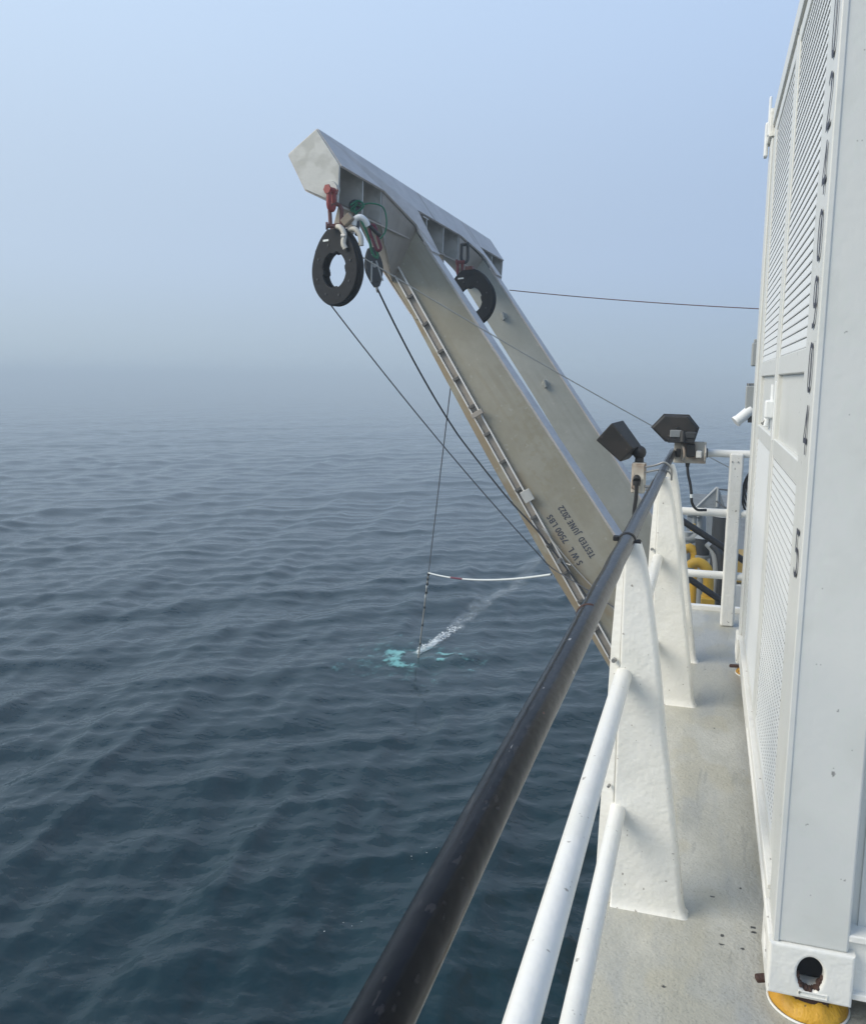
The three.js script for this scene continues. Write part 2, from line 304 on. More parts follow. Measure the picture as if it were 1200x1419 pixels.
{
  const t = thing('ship_guardrail', 'guard rail with black top rail and white lower rails along the deck edge', 'railing', [RX, 0, -2.14]);
  // top rail: slightly wavy worn pipe; uv round and along
  const pts = []; const rn = rng(3);
  for (let i = 0; i <= 40; i++) { const z = 0.4 - (0.4 - RZ) * i / 40; pts.push(V(RX + (rn() - 0.5) * 0.0018, RY + (rn() - 0.5) * 0.0022, z)); }
  const tr = new THREE.TubeGeometry(new THREE.CatmullRomCurve3(pts), 260, 0.0197, 28, false);
  { const uv = tr.attributes.uv; for (let i = 0; i < uv.count; i++) uv.setXY(i, uv.getY(i), uv.getX(i)); }
  const top = obj('top_rail', [tr, (() => { const s = new THREE.SphereGeometry(0.02, 20, 12); s.translate(RX, RY, RZ); return s; })()], M.rail, t, { keepUV: true });
  top.userData.label = 'black worn top rail';
  { const g = new THREE.TorusGeometry(0.0193, 0.0024, 8, 20, 2.4); g.rotateZ(1.2); g.scale(1, 1, 2.2); g.translate(RX, RY, -1.43); obj('weld_bead', g, M.rust, t); }
  for (const y of [0.627, 0.264]) obj(y > 0.5 ? 'middle_rail' : 'lower_rail', rod(V(RX + 0.006, y, 0.4), V(RX + 0.006, y, RZ), 0.021, 0.021, 24), M.pipeWhite, t);
  // stanchions: a tapering plate across the deck with a folded outboard flange
  for (const z of [-2.14, -3.66, -4.27]) {
    const g = finGeo(z - 0.012);
    const st = obj('stanchion', g, M.white, t);
    const fl = extrude([[-0.222, 0.0], [-0.176, 0.0], [-0.171, 0.945], [-0.188, 0.93], [-0.2, 0.72]], 0.008, 0.003); fl.translate(0.172, 0, 0); fl.rotateY(-0.5); fl.translate(-0.172, 0, z - 0.008);
    obj('flange', fl, M.white, st);
    for (const [y, r] of [[0.665, 0.0062], [0.5, 0.004], [0.33, 0.004]]) { const b = rod(V(-0.19, y, z + 0.002), V(-0.192, y, z + 0.014), r, r * 0.9, 8); obj('bolt', b, M.steel, st); }
    const c = new THREE.TorusGeometry(0.0205, 0.003, 8, 28); c.scale(1, 1, 3.2); c.translate(RX, RY, z - 0.01);
    if (z > -3) obj('pipe_clamp', [c, box(RX - 0.034, RX - 0.019, RY + 0.0, RY + 0.013, z - 0.018, z + 0.0), box(RX + 0.017, RX + 0.034, RY - 0.012, RY + 0.004, z - 0.022, z + 0.002), rod(V(RX + 0.028, RY - 0.03, z - 0.01), V(RX + 0.028, RY + 0.006, z - 0.01), 0.0045, 0.0045, 10)], M.black, t);
  }
  // the athwart end of the rail
  obj('end_rail', [rod(V(-0.06, 0.967, RZ), V(0.9, 0.967, RZ), 0.021, 0.021, 20)], M.pipeWhite, t);
  obj('end_rail', rod(V(RX, 0.638, RZ), V(0.9, 0.638, RZ), 0.022, 0.022, 20), M.pipeWhite, t);
  obj('end_rail', rod(V(RX, 0.286, RZ), V(0.9, 0.286, RZ), 0.022, 0.022, 20), M.pipeWhite, t);
  obj('rail_corner', rod(V(RX, RY, RZ), V(-0.04, RY, RZ), 0.0195, 0.0195, 20), M.rail, t);
  obj('rail_sleeve', rod(V(0.005, RY, RZ), V(0.012, RY, RZ), 0.026, 0.026, 18), M.black, t); obj('rail_sleeve', rod(V(-0.085, RY, RZ), V(-0.045, RY, RZ), 0.03, 0.03, 18), M.black, t);
  const post = obj('end_post', (() => { const g = box(0.128, 0.202, 0, 0.972, RZ - 0.035, RZ + 0.03, 0.012); return g; })(), M.white, t);
  for (const x of [0.142, 0.172]) obj('bolt', rod(V(x, 0.925, RZ + 0.028), V(x, 0.925, RZ + 0.034), 0.004, 0.004, 8), M.steel, post);
}

// ------------------------------------------------------------------ A-frame (built in its own axes: u down the legs, n out of its upper face, z along the ship)
const A0 = V(-2.544, 2.970, 0), UA = V(0.572, -0.82, 0), NA = V(0.82, 0.572, 0);
const af = (u, n, z) => A0.clone().addScaledVector(UA, u).addScaledVector(NA, n).setZ(z);
const LEG1 = -7.0, LEG2 = -9.05, LEGD = 0.30, B0 = -5.5, B1 = -10.23;
const font = await new FontLoader().loadAsync('fonts/droid/droid_sans_bold.typeface.json');
const fontReg = await new FontLoader().loadAsync('fonts/droid/droid_sans_regular.typeface.json');
{
  const U0 = 5.25, root = new THREE.Group(); root.name = numbered('a_frame');
  root.position.copy(af(U0, -0.38, LEG1)); root.rotation.z = -Math.atan2(0.82, 0.572);
  root.userData = { label: 'big weathered aluminium A-frame crane leaning out over the sea', category: 'crane' }; scene.add(root);
  const part = (name, geos, mat, parent = root, keepUV) => { const list = (Array.isArray(geos) ? geos : [geos]).map((g) => { const c = flat(g); c.translate(-U0, 0.38, -LEG1); return c; }); return obj(name, list, mat, parent, { local: true, keepUV }); };
  const taper = (g, z) => { const p = g.attributes.position, th = (u) => u < 0.6 ? 0.07 + (u - 0.29) * 0.42 : 0.2 + (Math.min(u, 4.4) - 0.6) * 0.042; for (let i = 0; i < p.count; i++) { const q = z - p.getZ(i); if (q > 0.03) p.setZ(i, z - q * th(Math.max(0.29, p.getX(i))) / LEGD); } g.computeVertexNormals(); return g; };
  const legShape = (z) => { const s = new THREE.Shape(); if (z === LEG2) { s.moveTo(0.30, -0.03); s.lineTo(5.3, -0.03); s.absarc(5.2, -0.26, 0.23, Math.PI / 2, -Math.PI / 2, true); s.lineTo(4.4, -0.44); s.lineTo(1.84, -0.362); s.lineTo(0.36, -0.335); s.closePath(); return s; } s.moveTo(0.42, -0.09); s.lineTo(5.3, -0.09); s.absarc(5.25, -0.40, 0.31, Math.PI / 2, -Math.PI / 2, true); s.lineTo(4.4, -0.724); s.lineTo(3.4, -0.69); s.lineTo(2.3, -0.618); s.quadraticCurveTo(1.4, -0.545, 0.95, -0.5); s.lineTo(0.36, -0.485); s.closePath(); return s; };
  for (const z of [LEG1, LEG2]) {
    const g = flat(extrude(legShape(z), LEGD, 0.006)); g.translate(0, 0, z - LEGD); taper(g, z);
    const uv = g.attributes.uv, p = g.attributes.position; for (let i = 0; i < p.count; i++) uv.setXY(i, p.getX(i) / 5.6, Math.min(1, -p.getY(i) / 0.8 + (z === LEG2 ? -0.0 : 0)));
    const leg = part('leg', g, z === LEG1 ? M.legFace : M.legGrey, root, true);
    leg.userData.label = z === LEG1 ? 'near leg with stencilled lettering' : 'far leg with two lifting eyes';
    part('flange', [taper(flat(box(0.55, 5.3, z === LEG1 ? -0.09 : -0.03, z === LEG1 ? -0.074 : -0.012, z - LEGD - 0.012, z + 0.010, 0.003)), z)], M.alu, leg);
    if (z === LEG1) part('lower_flange', [taper(flat(box(0.5, 0.96, -0.508, -0.499, z - LEGD - 0.01, z + 0.008, 0.002)), z)], M.alu, leg);
    part('pivot_pin', rod(V(5.25, -0.38, z - LEGD - 0.08), V(5.25, -0.38, z + 0.08), 0.09), M.steel, leg);
  }
  // cross beam: end plates, skins, open lower side with stiffeners
  const sec = [[0, 0], [0, -0.25], [0.257, -0.284], [0.476, -0.152], [0.287, -0.002]];
  const secIn = [[0.008, -0.012], [0.008, -0.243], [0.255, -0.274], [0.468, -0.15], [0.286, -0.014]];
  const slice = (pts, z, th, bev = 0) => { const g = extrude(pts, th, bev); g.translate(0, 0, z); return g; };
  const skin = (a, b, t, z0, z1) => { const dx = b[0] - a[0], dy = b[1] - a[1], l = Math.hypot(dx, dy), nx = -dy / l * t, ny = dx / l * t; return slice([a, b, [b[0] - nx, b[1] - ny], [a[0] - nx, a[1] - ny]], z0, z1 - z0); };
  const beam = part('cross_beam', [skin([0.001, -0.25], [0.001, -0.002], -0.01, B1, B0), skin([0.257, -0.284], [0.001, -0.25], -0.01, B1, B0)], M.alu);
  part('bottom_plate', skin([0.474, -0.152], [0.257, -0.284], -0.01, B1, B0), M.alu, beam);
  const ep = part('end_plate', slice(sec, B0, 0.014, 0.003), M.galv, beam); ep.userData.label = 'pale mottled end plate';
  part('end_plate', slice(sec, B1 - 0.014, 0.014, 0.003), M.galv, beam);
  // top plate: one flat sheet, flaring down into the legs
  const tp = new THREE.Shape(); tp.moveTo(-0.004, -B0 - 0.004); tp.lineTo(0.292, -B0 - 0.004);
  for (const [za, zl] of [[6.28, -LEG1 - 0.012], [8.40, -LEG2 - 0.012]]) {
    tp.lineTo(0.292, za); tp.lineTo(0.425, zl - 0.05); tp.quadraticCurveTo(0.45, zl, 0.53, zl); tp.lineTo(0.66, zl); tp.lineTo(0.66, zl + 0.225); tp.quadraticCurveTo(0.40, zl + 0.17, 0.292, zl + 0.07);
  }
  tp.lineTo(0.292, -B1 + 0.014); tp.lineTo(-0.004, -B1 + 0.014); tp.closePath();
  const tg = extrude(tp, 0.012, 0.002); tg.rotateX(-Math.PI / 2); tg.translate(0, -0.006, 0);
  { const p = tg.attributes.position; for (let i = 0; i < p.count; i++) if (p.getZ(i) > -8) p.setY(i, p.getY(i) - 0.072 * smooth(0.292, 0.5, p.getX(i))); tg.computeVertexNormals(); }
  part('top_plate', tg, M.alu, beam);
  for (const q of [[0.002, 0.29, 0.006, 0.0105, -7.55, -7.535], [0.002, 0.29, 0.006, 0.0105, -8.98, -8.965], [0.002, 0.29, 0.006, 0.0105, -9.12, -9.105], [0.34, 0.36, 0.006, 0.012, -7.25, -7.1], [0.665, 0.68, -0.076, -0.0715, -7.18, -7.0]]) part('weld_seam', box(...q, 0.002), M.aluDark, beam);
  for (const z of [-5.92, -6.28, -7.38, -7.88, -8.37, -9.38, -9.75]) { const s = part('stiffener', slice(secIn, z - 0.008, 0.016), M.galv, beam); s.userData.label = 'stiffening web inside the beam'; }
  // knees: ruled plates from the last web down to the leg's face
  const ruled = (a0, a1, b0, b1, th) => {                     // corners; thickness th along z
    const N = 8, pos = [], idx = [], L = (p, q, t) => [0, 1, 2].map((k) => p[k] + (q[k] - p[k]) * t);
    for (const off of [0, -th]) for (let j = 0; j <= N; j++) for (let i = 0; i <= N; i++) { const p = L(L(a0, a1, i / N), L(b0, b1, i / N), j / N); pos.push(p[0] + off * 0.6, p[1], p[2] + off); }
    const at = (k, i, j) => k * (N + 1) * (N + 1) + j * (N + 1) + i;
    for (let j = 0; j < N; j++) for (let i = 0; i < N; i++) for (const k of [0, 1]) { const a = at(k, i, j), b2 = at(k, i + 1, j), c = at(k, i + 1, j + 1), d = at(k, i, j + 1); if (k) idx.push(a, d, b2, b2, d, c); else idx.push(a, b2, d, b2, c, d); }
    for (let i = 0; i < N; i++) for (const [f, g2] of [[[i, 0], [i + 1, 0]], [[i, N], [i + 1, N]], [[0, i], [0, i + 1]], [[N, i], [N, i + 1]]]) { const a = at(0, ...f), b2 = at(0, ...g2), c = at(1, ...g2), d = at(1, ...f); idx.push(a, b2, c, a, c, d); }
    const g = new THREE.BufferGeometry(); g.setAttribute('position', new THREE.Float32BufferAttribute(pos, 3)); g.setIndex(idx); g.computeVertexNormals(); return g;
  };
  for (const [za, zb] of [[-6.29, LEG1 + 0.003], [-8.385, LEG2 + 0.003]]) {
    part('knee_plate', ruled([0.289, -0.012, za], [0.474, -0.152, za], [0.44, zb > -8 ? -0.075 : -0.03, zb], zb > -8 ? [0.66, -0.485, zb] : [0.56, -0.336, zb], 0.012), M.aluDark, beam);
    part('knee_plate', ruled([0.474, -0.153, za], [0.258, -0.285, za], zb > -8 ? [0.655, -0.488, zb] : [0.555, -0.339, zb], zb > -8 ? [0.36, -0.487, zb] : [0.36, -0.338, zb], 0.012), M.aluDark, beam);
  }
  // padeyes: near end, near bay, middle bay
  const boss = (u, n, z, r) => [rod(V(u, n, z - 0.012), V(u, n, z + 0.02), r, r * 0.86, 28)];
  part('lifting_boss', boss(0.372, -0.142, B0 + 0.012, 0.062), M.galv, beam);
  for (const z of [-5.86, -8.02]) part('padeye', [(() => { const g = extrude([[0.33, -0.22], [0.44, -0.16], [0.56, -0.26], [0.55, -0.36], [0.45, -0.37]], 0.03, 0.004, [circlePath(0.50, -0.305, 0.03)]); g.translate(0, 0, z); return g; })()], M.aluDark, beam);
  // recessed channel for hydraulic lines on the near leg, slightly angled to the edge
  const cz = LEG1;
  const ang = Math.atan2(-0.531 + 0.351, 3.148 - 0.418), cu = 0.40, cn = -0.352;
  const chan = (u0, u1, n0, n1, z0, z1, r = 0.002) => { const g = box(u0, u1, n0, n1, z0, z1, r); g.rotateZ(ang); g.translate(cu, cn, 0); return g; };
  const ch = part('cable_channel', [chan(0, 4.6, -0.068, 0.0, cz + 0.0065, cz + 0.011), chan(0, 4.6, -0.006, 0.002, cz + 0.0065, cz + 0.036), chan(0, 4.6, -0.072, -0.064, cz + 0.0065, cz + 0.026)], M.aluDark);
  part('channel_lip', [chan(0, 4.6, -0.009, 0.005, cz + 0.036, cz + 0.040, 0.001), chan(0.02, 4.6, -0.074, -0.062, cz + 0.026, cz + 0.030, 0.001)], M.lip, ch);
  for (let i = 0; i < 15; i++) part('channel_clip', [chan(0.18 + 0.262 * i, 0.205 + 0.262 * i, -0.066, -0.014, cz + 0.012, cz + 0.044, 0.003)], M.clip, ch);
  part('bracket', [chan(1.56, 1.6, -0.075, 0.03, cz + 0.045, cz + 0.07, 0.003)], M.aluDark, ch);
  part('bracket', [chan(2.32, 2.42, -0.035, 0.05, cz + 0.056, cz + 0.068, 0.003)], M.galv, ch);
  part('top_stop', chan(-0.05, -0.005, -0.1, -0.02, cz + 0.007, cz + 0.03, 0.003), M.slat, ch);
  for (let i = 0; i < 13; i++) part('bolt_pad', rod(V(0.66 + i * 0.36, -0.463 - i * 0.0148, cz + 0.004), V(0.66 + i * 0.36, -0.463 - i * 0.0148, cz + 0.012), 0.016, 0.014, 12), M.legFace, ch);
  part('weld_seam', box(0.6, 5.2, -0.0945, -0.0905, LEG1 + 0.0055, LEG1 + 0.0095, 0.001), M.galv);
  // lifting eyes on the far leg
  for (const [u, n] of [[1.05, -0.17], [1.88, -0.19]]) {
    const lug = extrude([[-0.05, -0.012], [0.05, -0.012], [0.035, 0.012], [-0.035, 0.012]], 0.05, 0.006); lug.rotateZ(-0.35); lug.translate(u, n, LEG2 + 0.004);
    const pad = rod(V(u, n, LEG2 + 0.003), V(u, n, LEG2 + 0.009), 0.05, 0.03, 20);
    part('lifting_eye', [lug, pad], M.legGrey);
  }
  // stencilled lettering on the near leg, read from below towards the tip
  const letter = (str, size, u, n, len) => {
    const g = new TextGeometry(str, { font, size, depth: 0.0008, curveSegments: 5, bevelEnabled: false }); g.computeBoundingBox();
    g.scale(len / (g.boundingBox.max.x - g.boundingBox.min.x), 1, 1); g.rotateZ(Math.PI); g.translate(u, n, LEG1 + 0.0068); return g;
  };
  part('stencilled_lettering', [letter('S W L   7500 LBS', 0.052, 3.475, -0.425, 0.475), letter('TESTED  JUNE 2022', 0.052, 3.475, -0.305, 0.49)], M.ink);
}

// ------------------------------------------------------------------ shackles and blocks hanging from the A-frame
function shackleGeos(c, len, w, r, turn) {                   // pin at the top, bow downwards
  const pts = []; for (let i = 0; i <= 16; i++) { const a = Math.PI * i / 16; pts.push(V(-Math.cos(a) * w * (1 + 0.28 * Math.sin(a)), -len * 0.55 - Math.sin(a) * len * 0.45, 0)); }
  const g = [tube([V(-w * 0.92, 0.0, 0), ...pts, V(w * 0.92, 0.0, 0)], r, 40, 10), rod(V(-w * 1.6, 0, 0), V(w * 1.5, 0, 0), r * 1.1, r * 1.1, 12), rod(V(-w * 1.75, 0, 0), V(-w * 1.35, 0, 0), r * 1.9, r * 1.9, 6), rod(V(w * 1.3, 0, 0), V(w * 1.65, 0, 0), r * 1.7, r * 1.7, 6)];
  return g.map((x) => { x.rotateY(turn); x.translate(c.x, c.y, c.z); return x; });
}
function shackle(name, label, c, len, w, r, turn, mat, flip) {
  const g = shackleGeos(V(0, 0, 0), len, w, r, turn).map((x) => { if (flip) x.rotateX(Math.PI); x.translate(c.x, c.y, c.z); return x; });
  const t = thing(name, label, 'shackle', [c.x, c.y, c.z], 'shackles holding the sheave blocks'); obj('bow', g[0], mat, t); obj('pin', g.slice(1), mat, t); return t;
}
shackle('shackle', 'bright red shackle on the near end plate of the A-frame', V(-2.425, 2.575, -5.445), 0.125, 0.024, 0.0165, 1.25, M.red);
shackle('shackle', 'dark rusty shackle under the red one, gripping the near sheave block', V(-2.405, 2.35, -5.47), 0.14, 0.038, 0.0135, -0.43, M.darkRed, true);
shackle('shackle', 'red shackle above the far sheave block, between the two legs', V(-2.20, 2.40, -7.76), 0.12, 0.022, 0.014, 0.6, M.darkRed2);

function sheaveBlock(c, turn, label) {
  const t = thing('sheave_block', label, 'pulley block', [c.x, c.y, c.z], 'large black sheave blocks on the A-frame');
  t.rotation.y = turn;
  const outline = (r, topY) => { const s = new THREE.Shape(); s.absarc(0, 0, r, Math.PI * 0.86, Math.PI * 2.14, false); s.quadraticCurveTo(r * 0.72, r * 0.93, 0.062, topY); s.lineTo(-0.062, topY); s.quadraticCurveTo(-r * 0.72, r * 0.93, r * Math.cos(Math.PI * 0.86), r * Math.sin(Math.PI * 0.86)); return s; };
  const hole = (r) => { const p = new THREE.Path(); for (let i = 0; i <= 96; i++) { const a = -Math.PI * 2 * i / 96, k = ((a / (Math.PI * 2) * 4) % 1 + 1) % 1; const rr = r * (k < 0.16 ? 0.90 : k > 0.9 ? 0.94 : 1); p[i ? 'lineTo' : 'moveTo'](Math.cos(a) * rr, Math.sin(a) * rr); } return p; };
  const slot = (x, y, a) => { const p = new THREE.Path(); const q = [[-0.011, -0.034], [0.011, -0.034], [0.011, 0.034], [-0.011, 0.034]].reverse().map(([i, j]) => [x + i * Math.cos(a) - j * Math.sin(a), y + i * Math.sin(a) + j * Math.cos(a)]); q.forEach((v, i) => p[i ? 'lineTo' : 'moveTo'](...v)); return p; };
  const mk = (s, d, b, z, holes) => { const g = extrude(s, d, b, holes); g.translate(0, 0, z); return g; };
  const o = { local: true };
  const cheek = obj('cheek_plate', mk(outline(0.226, 0.268), 0.008, 0.004, 0.022, [hole(0.118), slot(-0.155, 0.155, -0.62)]), M.plasticBlack, t, o);
  obj('cheek_plate', mk(outline(0.226, 0.268), 0.008, 0.004, -0.030, [hole(0.118)]), M.plasticBlack, t, o);
  const ring = new THREE.LatheGeometry([[0.126, -0.021], [0.232, -0.02], [0.236, -0.015], [0.214, 0], [0.236, 0.015], [0.232, 0.02], [0.126, 0.021]].map((p) => new THREE.Vector2(...p)), 64); ring.rotateX(Math.PI / 2);
  obj('sheave', ring, M.plasticBlack, t, o);
  obj('marking', [(() => { const g = box(-0.105, -0.05, 0.192, 0.205, 0.0338, 0.0347, 0.0003); return g; })()], M.ropeWhite, cheek, o);
  for (let i = 0; i < 8; i++) { const a = i * Math.PI / 4 + 0.3; obj('bolt', rod(V(Math.cos(a) * 0.172, Math.sin(a) * 0.172, 0.033), V(Math.cos(a) * 0.172, Math.sin(a) * 0.172, 0.039), 0.008, 0.008, 6), M.darkBox, cheek, o); }
  obj('hanger', [mk([[-0.05, 0.22], [0.05, 0.22], [0.032, 0.30], [-0.032, 0.30]], 0.05, 0.005, -0.025)], M.darkRed, t, o);
  return t;
}
const blk = sheaveBlock(V(-2.418, 2.072, -5.52), -0.43, 'large black ring-shaped sheave block hanging from the tip of the A-frame');
{
  const c = blk.clone(); c.name = numbered('sheave_block'); c.position.set(-2.09, 2.06, -7.75); c.rotation.set(0.0, -0.12, 0.06);
  c.userData = { ...blk.userData, label: 'large black sheave block half hidden behind the near leg of the A-frame' }; scene.add(c);
}
{ // shackle chain in the middle bay
  const t = thing('hanger_link', 'dark shackle hanging in the middle bay of the A-frame beam', 'shackle', [-2.17, 2.5, -7.8]);
  obj('bow', shackleGeos(V(-2.17, 2.56, -7.8), 0.16, 0.03, 0.014, 0.5)[0], M.darkBox, t);
  obj('pin', rod(V(-2.205, 2.56, -7.82), V(-2.135, 2.56, -7.78), 0.017, 0.017, 12), M.darkBox, t);
}
{ // small snatch block
  const c = V(-2.385, 2.17, -6.1), t = thing('snatch_block', 'small dark snatch block beside the near sheave block', 'pulley block', [c.x, c.y, c.z]); t.rotation.y = 0.62; t.rotation.z = 0.16;
  const o = { local: true }, oval = () => { const s = new THREE.Shape(); s.moveTo(-0.02, 0.13); s.lineTo(0.02, 0.13); s.quadraticCurveTo(0.075, 0.04, 0.06, -0.04); s.quadraticCurveTo(0.04, -0.11, 0.014, -0.15); s.lineTo(-0.014, -0.15); s.quadraticCurveTo(-0.04, -0.11, -0.06, -0.04); s.quadraticCurveTo(-0.075, 0.04, -0.02, 0.13); return s; };
  for (const z of [0.018, -0.028]) { const g = extrude(oval(), 0.008, 0.002, [circlePath(0, 0.082, 0.012), circlePath(0.0, -0.115, 0.009)]); g.translate(0, 0, z); obj('cheek_plate', g, M.darkBox, t, o); }
  const l = new THREE.LatheGeometry([[0.012, -0.014], [0.06, -0.014], [0.05, 0], [0.06, 0.014], [0.012, 0.014]].map((p) => new THREE.Vector2(...p)), 36); l.rotateX(Math.PI / 2); obj('sheave', l, M.black, t, o);
  obj('axle', rod(V(0, 0, -0.036), V(0, 0, 0.034), 0.014, 0.014, 14), M.steel, t, o); for (const x of [-0.03, 0.03]) obj('strap', (() => { const g = new RoundedBoxGeometry(0.012, 0.15, 0.004, 1, 0.001); g.rotateZ(x * 6); g.translate(x, -0.04, 0.03); return g; })(), M.lidGrey, t, o); obj('becket', [rod(V(0, -0.14, 0), V(0, -0.19, 0), 0.012, 0.009, 10), rod(V(0, 0.12, 0), V(0, 0.19, 0), 0.011, 0.009, 10)], M.steel, t, o);
}
// hose fittings, green cord and clips gathered at the top of the near block
{
  const t = thing('hose_fitting', 'bundle of white and beige elbow hoses at the top of the near sheave block', 'hose', [-2.33, 2.34, -5.5]);
  const h = (pts, r, m, n = 'hose') => obj(n, tube(pts.map((p) => V(...p)), r, 30, 12), m, t);
  h([[-2.36, 2.34, -5.46], [-2.33, 2.33, -5.44], [-2.3, 2.29, -5.43], [-2.3, 2.22, -5.42], [-2.285, 2.19, -5.42]].map(([x, y, z]) => [x - 0.03, y + 0.005, z]), 0.0175, M.beige);
  h([[-2.30, 2.33, -5.5], [-2.25, 2.325, -5.48], [-2.215, 2.28, -5.48], [-2.21, 2.22, -5.48]].map(([x, y, z]) => [x - 0.02, y, z]), 0.0175, M.beige);
  h([[-2.30, 2.36, -5.52], [-2.29, 2.395, -5.52], [-2.255, 2.41, -5.52], [-2.225, 2.39, -5.54], [-2.215, 2.36, -5.56]], 0.0195, M.slat);
  h([[-2.205, 2.36, -5.56], [-2.17, 2.32, -5.6], [-2.15, 2.30, -5.62]], 0.013, M.black);
  obj('clamp_block', (() => { const g = new RoundedBoxGeometry(0.08, 0.055, 0.05, 2, 0.01); g.rotateZ(0.7); g.translate(-2.33, 2.39, -5.49); return g; })(), M.tan, t);
  obj('hose_clip', [rod(V(-2.345, 2.275, -5.43), V(-2.315, 2.275, -5.43), 0.023, 0.023, 14)], M.steel, t);
}
{
  const sh = (q) => q.map(([x, y, z]) => V(x - 0.15, y + 0.05, z));
  const c = tube(sh([[-2.2, 2.47, -5.72], [-2.12, 2.49, -5.75], [-2.05, 2.47, -5.8], [-2.03, 2.39, -5.82], [-2.04, 2.31, -5.82], [-2.07, 2.26, -5.8]]), 0.0055, 40, 6);
  const d = tube(sh([[-2.2, 2.50, -5.7], [-2.22, 2.44, -5.7], [-2.18, 2.39, -5.7], [-2.12, 2.27, -5.7], [-2.08, 2.14, -5.7], [-2.05, 2.12, -5.7], [-2.055, 2.17, -5.7], [-2.12, 2.33, -5.7]]), 0.009, 50, 6);
  const e = tube(sh([[-2.24, 2.47, -5.68], [-2.19, 2.50, -5.7], [-2.15, 2.47, -5.7], [-2.2, 2.43, -5.7], [-2.24, 2.44, -5.69], [-2.19, 2.48, -5.69]]), 0.008, 40, 6);
  tag(obj('green_cord', [c, d, e], M.green), 'loops of green cord tied under the near end of the A-frame beam', 'cord');
  const k = tube(sh([[-2.1, 2.32, -5.68], [-2.07, 2.335, -5.68], [-2.035, 2.235, -5.68], [-2.02, 2.175, -5.68], [-2.04, 2.165, -5.68], [-2.07, 2.22, -5.68]]), 0.011, 40, 8, true);
  tag(obj('carabiner', k, M.maroon), 'dark red snap hook beside the green cord', 'snap hook');
  tag(obj('lifting_strop', [tube([V(-2.42, 2.54, -5.84), V(-2.41, 2.48, -5.82), V(-2.39, 2.42, -5.8), V(-2.37, 2.34, -5.75)], 0.018, 20, 8), (() => { const g = new THREE.TorusGeometry(0.03, 0.016, 10, 20); g.rotateY(0.5); g.translate(-2.42, 2.545, -5.84); return g; })()], M.darkBox), 'dark lifting strop through the padeye in the first beam bay', 'strop');
}

// ------------------------------------------------------------------ ropes and wires
function sag(a, b, s, n = 14) { const p = []; for (let i = 0; i <= n; i++) { const t = i / n, v = a.clone().lerp(b, t); v.y -= 4 * s * t * (1 - t); p.push(v); } return p; }
const rope = (name, label, cat, pts, r, mat, seg = 7) => tag(obj(name, tube(pts, r, 80, seg), mat), label, cat);
rope('hoist_rope', 'dark rope running from the snatch block down to the near leg', 'rope', [...sag(V(-2.345, 2.0, -6.08), af(2.05, -0.70, -6.9), 0.05), af(2.7, -0.645, -6.93), af(3.05, -0.585, -6.93), af(3.4, -0.555, -6.93), af(3.9, -0.53, -6.93)], 0.0072, M.rope);
rope('sheave_wire', 'thin wire sloping from the bottom of the near sheave block to the near leg', 'wire', [...sag(V(-2.50, 1.87, -5.55), af(3.36, -0.655, -6.92), 0.05), af(3.55, -0.56, -6.92), af(3.9, -0.40, -6.94)], 0.005, M.wire);
rope('guy_wire', 'dark wire running inboard from the far leg towards the container', 'wire', sag(V(-2.02, 2.27, -9.0), V(0.62, 2.03, -9.0), 0.02), 0.0046, M.darkRed);
rope('messenger_line', 'thin pale line crossing both A-frame legs down to the rail end', 'line', sag(V(-2.36, 2.22, -5.56), V(0.25, 0.62, -7.6), 0.03), 0.0042, M.lineGrey);
rope('leg_wire', 'thin wire lying on the near leg beside the cable channel', 'wire', [af(3.05, -0.54, -6.94), af(3.4, -0.51, -6.96), af(3.9, -0.42, -6.97), af(4.3, -0.36, -6.97)], 0.005, M.lineGrey);
{ // wires bunched low on the leg
  const p = []; for (let i = 0; i < 3; i++) p.push(tube([af(4.0 + 0.05 * i, -0.16, -6.96), af(4.2 + 0.04 * i, -0.3, -6.9), af(4.28 + 0.04 * i, -0.42, -6.92), af(4.25 + 0.05 * i, -0.55, -6.95)], 0.009, 24, 6));
  tag(obj('rope_turns', p, M.lineGrey), 'turns of pale rope round the foot of the near leg', 'rope');
  tag(obj('shackle_pin', [rod(af(3.35, -0.56, -6.95), af(3.35, -0.56, -6.86), 0.018, 0.018, 10), rod(af(3.40, -0.535, -6.93), af(3.43, -0.5, -6.9), 0.009, 0.009, 8)], M.steel), 'steel pin and clip where the wires meet the near leg', 'pin');
}
const TOW = V(-4.2401, SEA, -12.72);
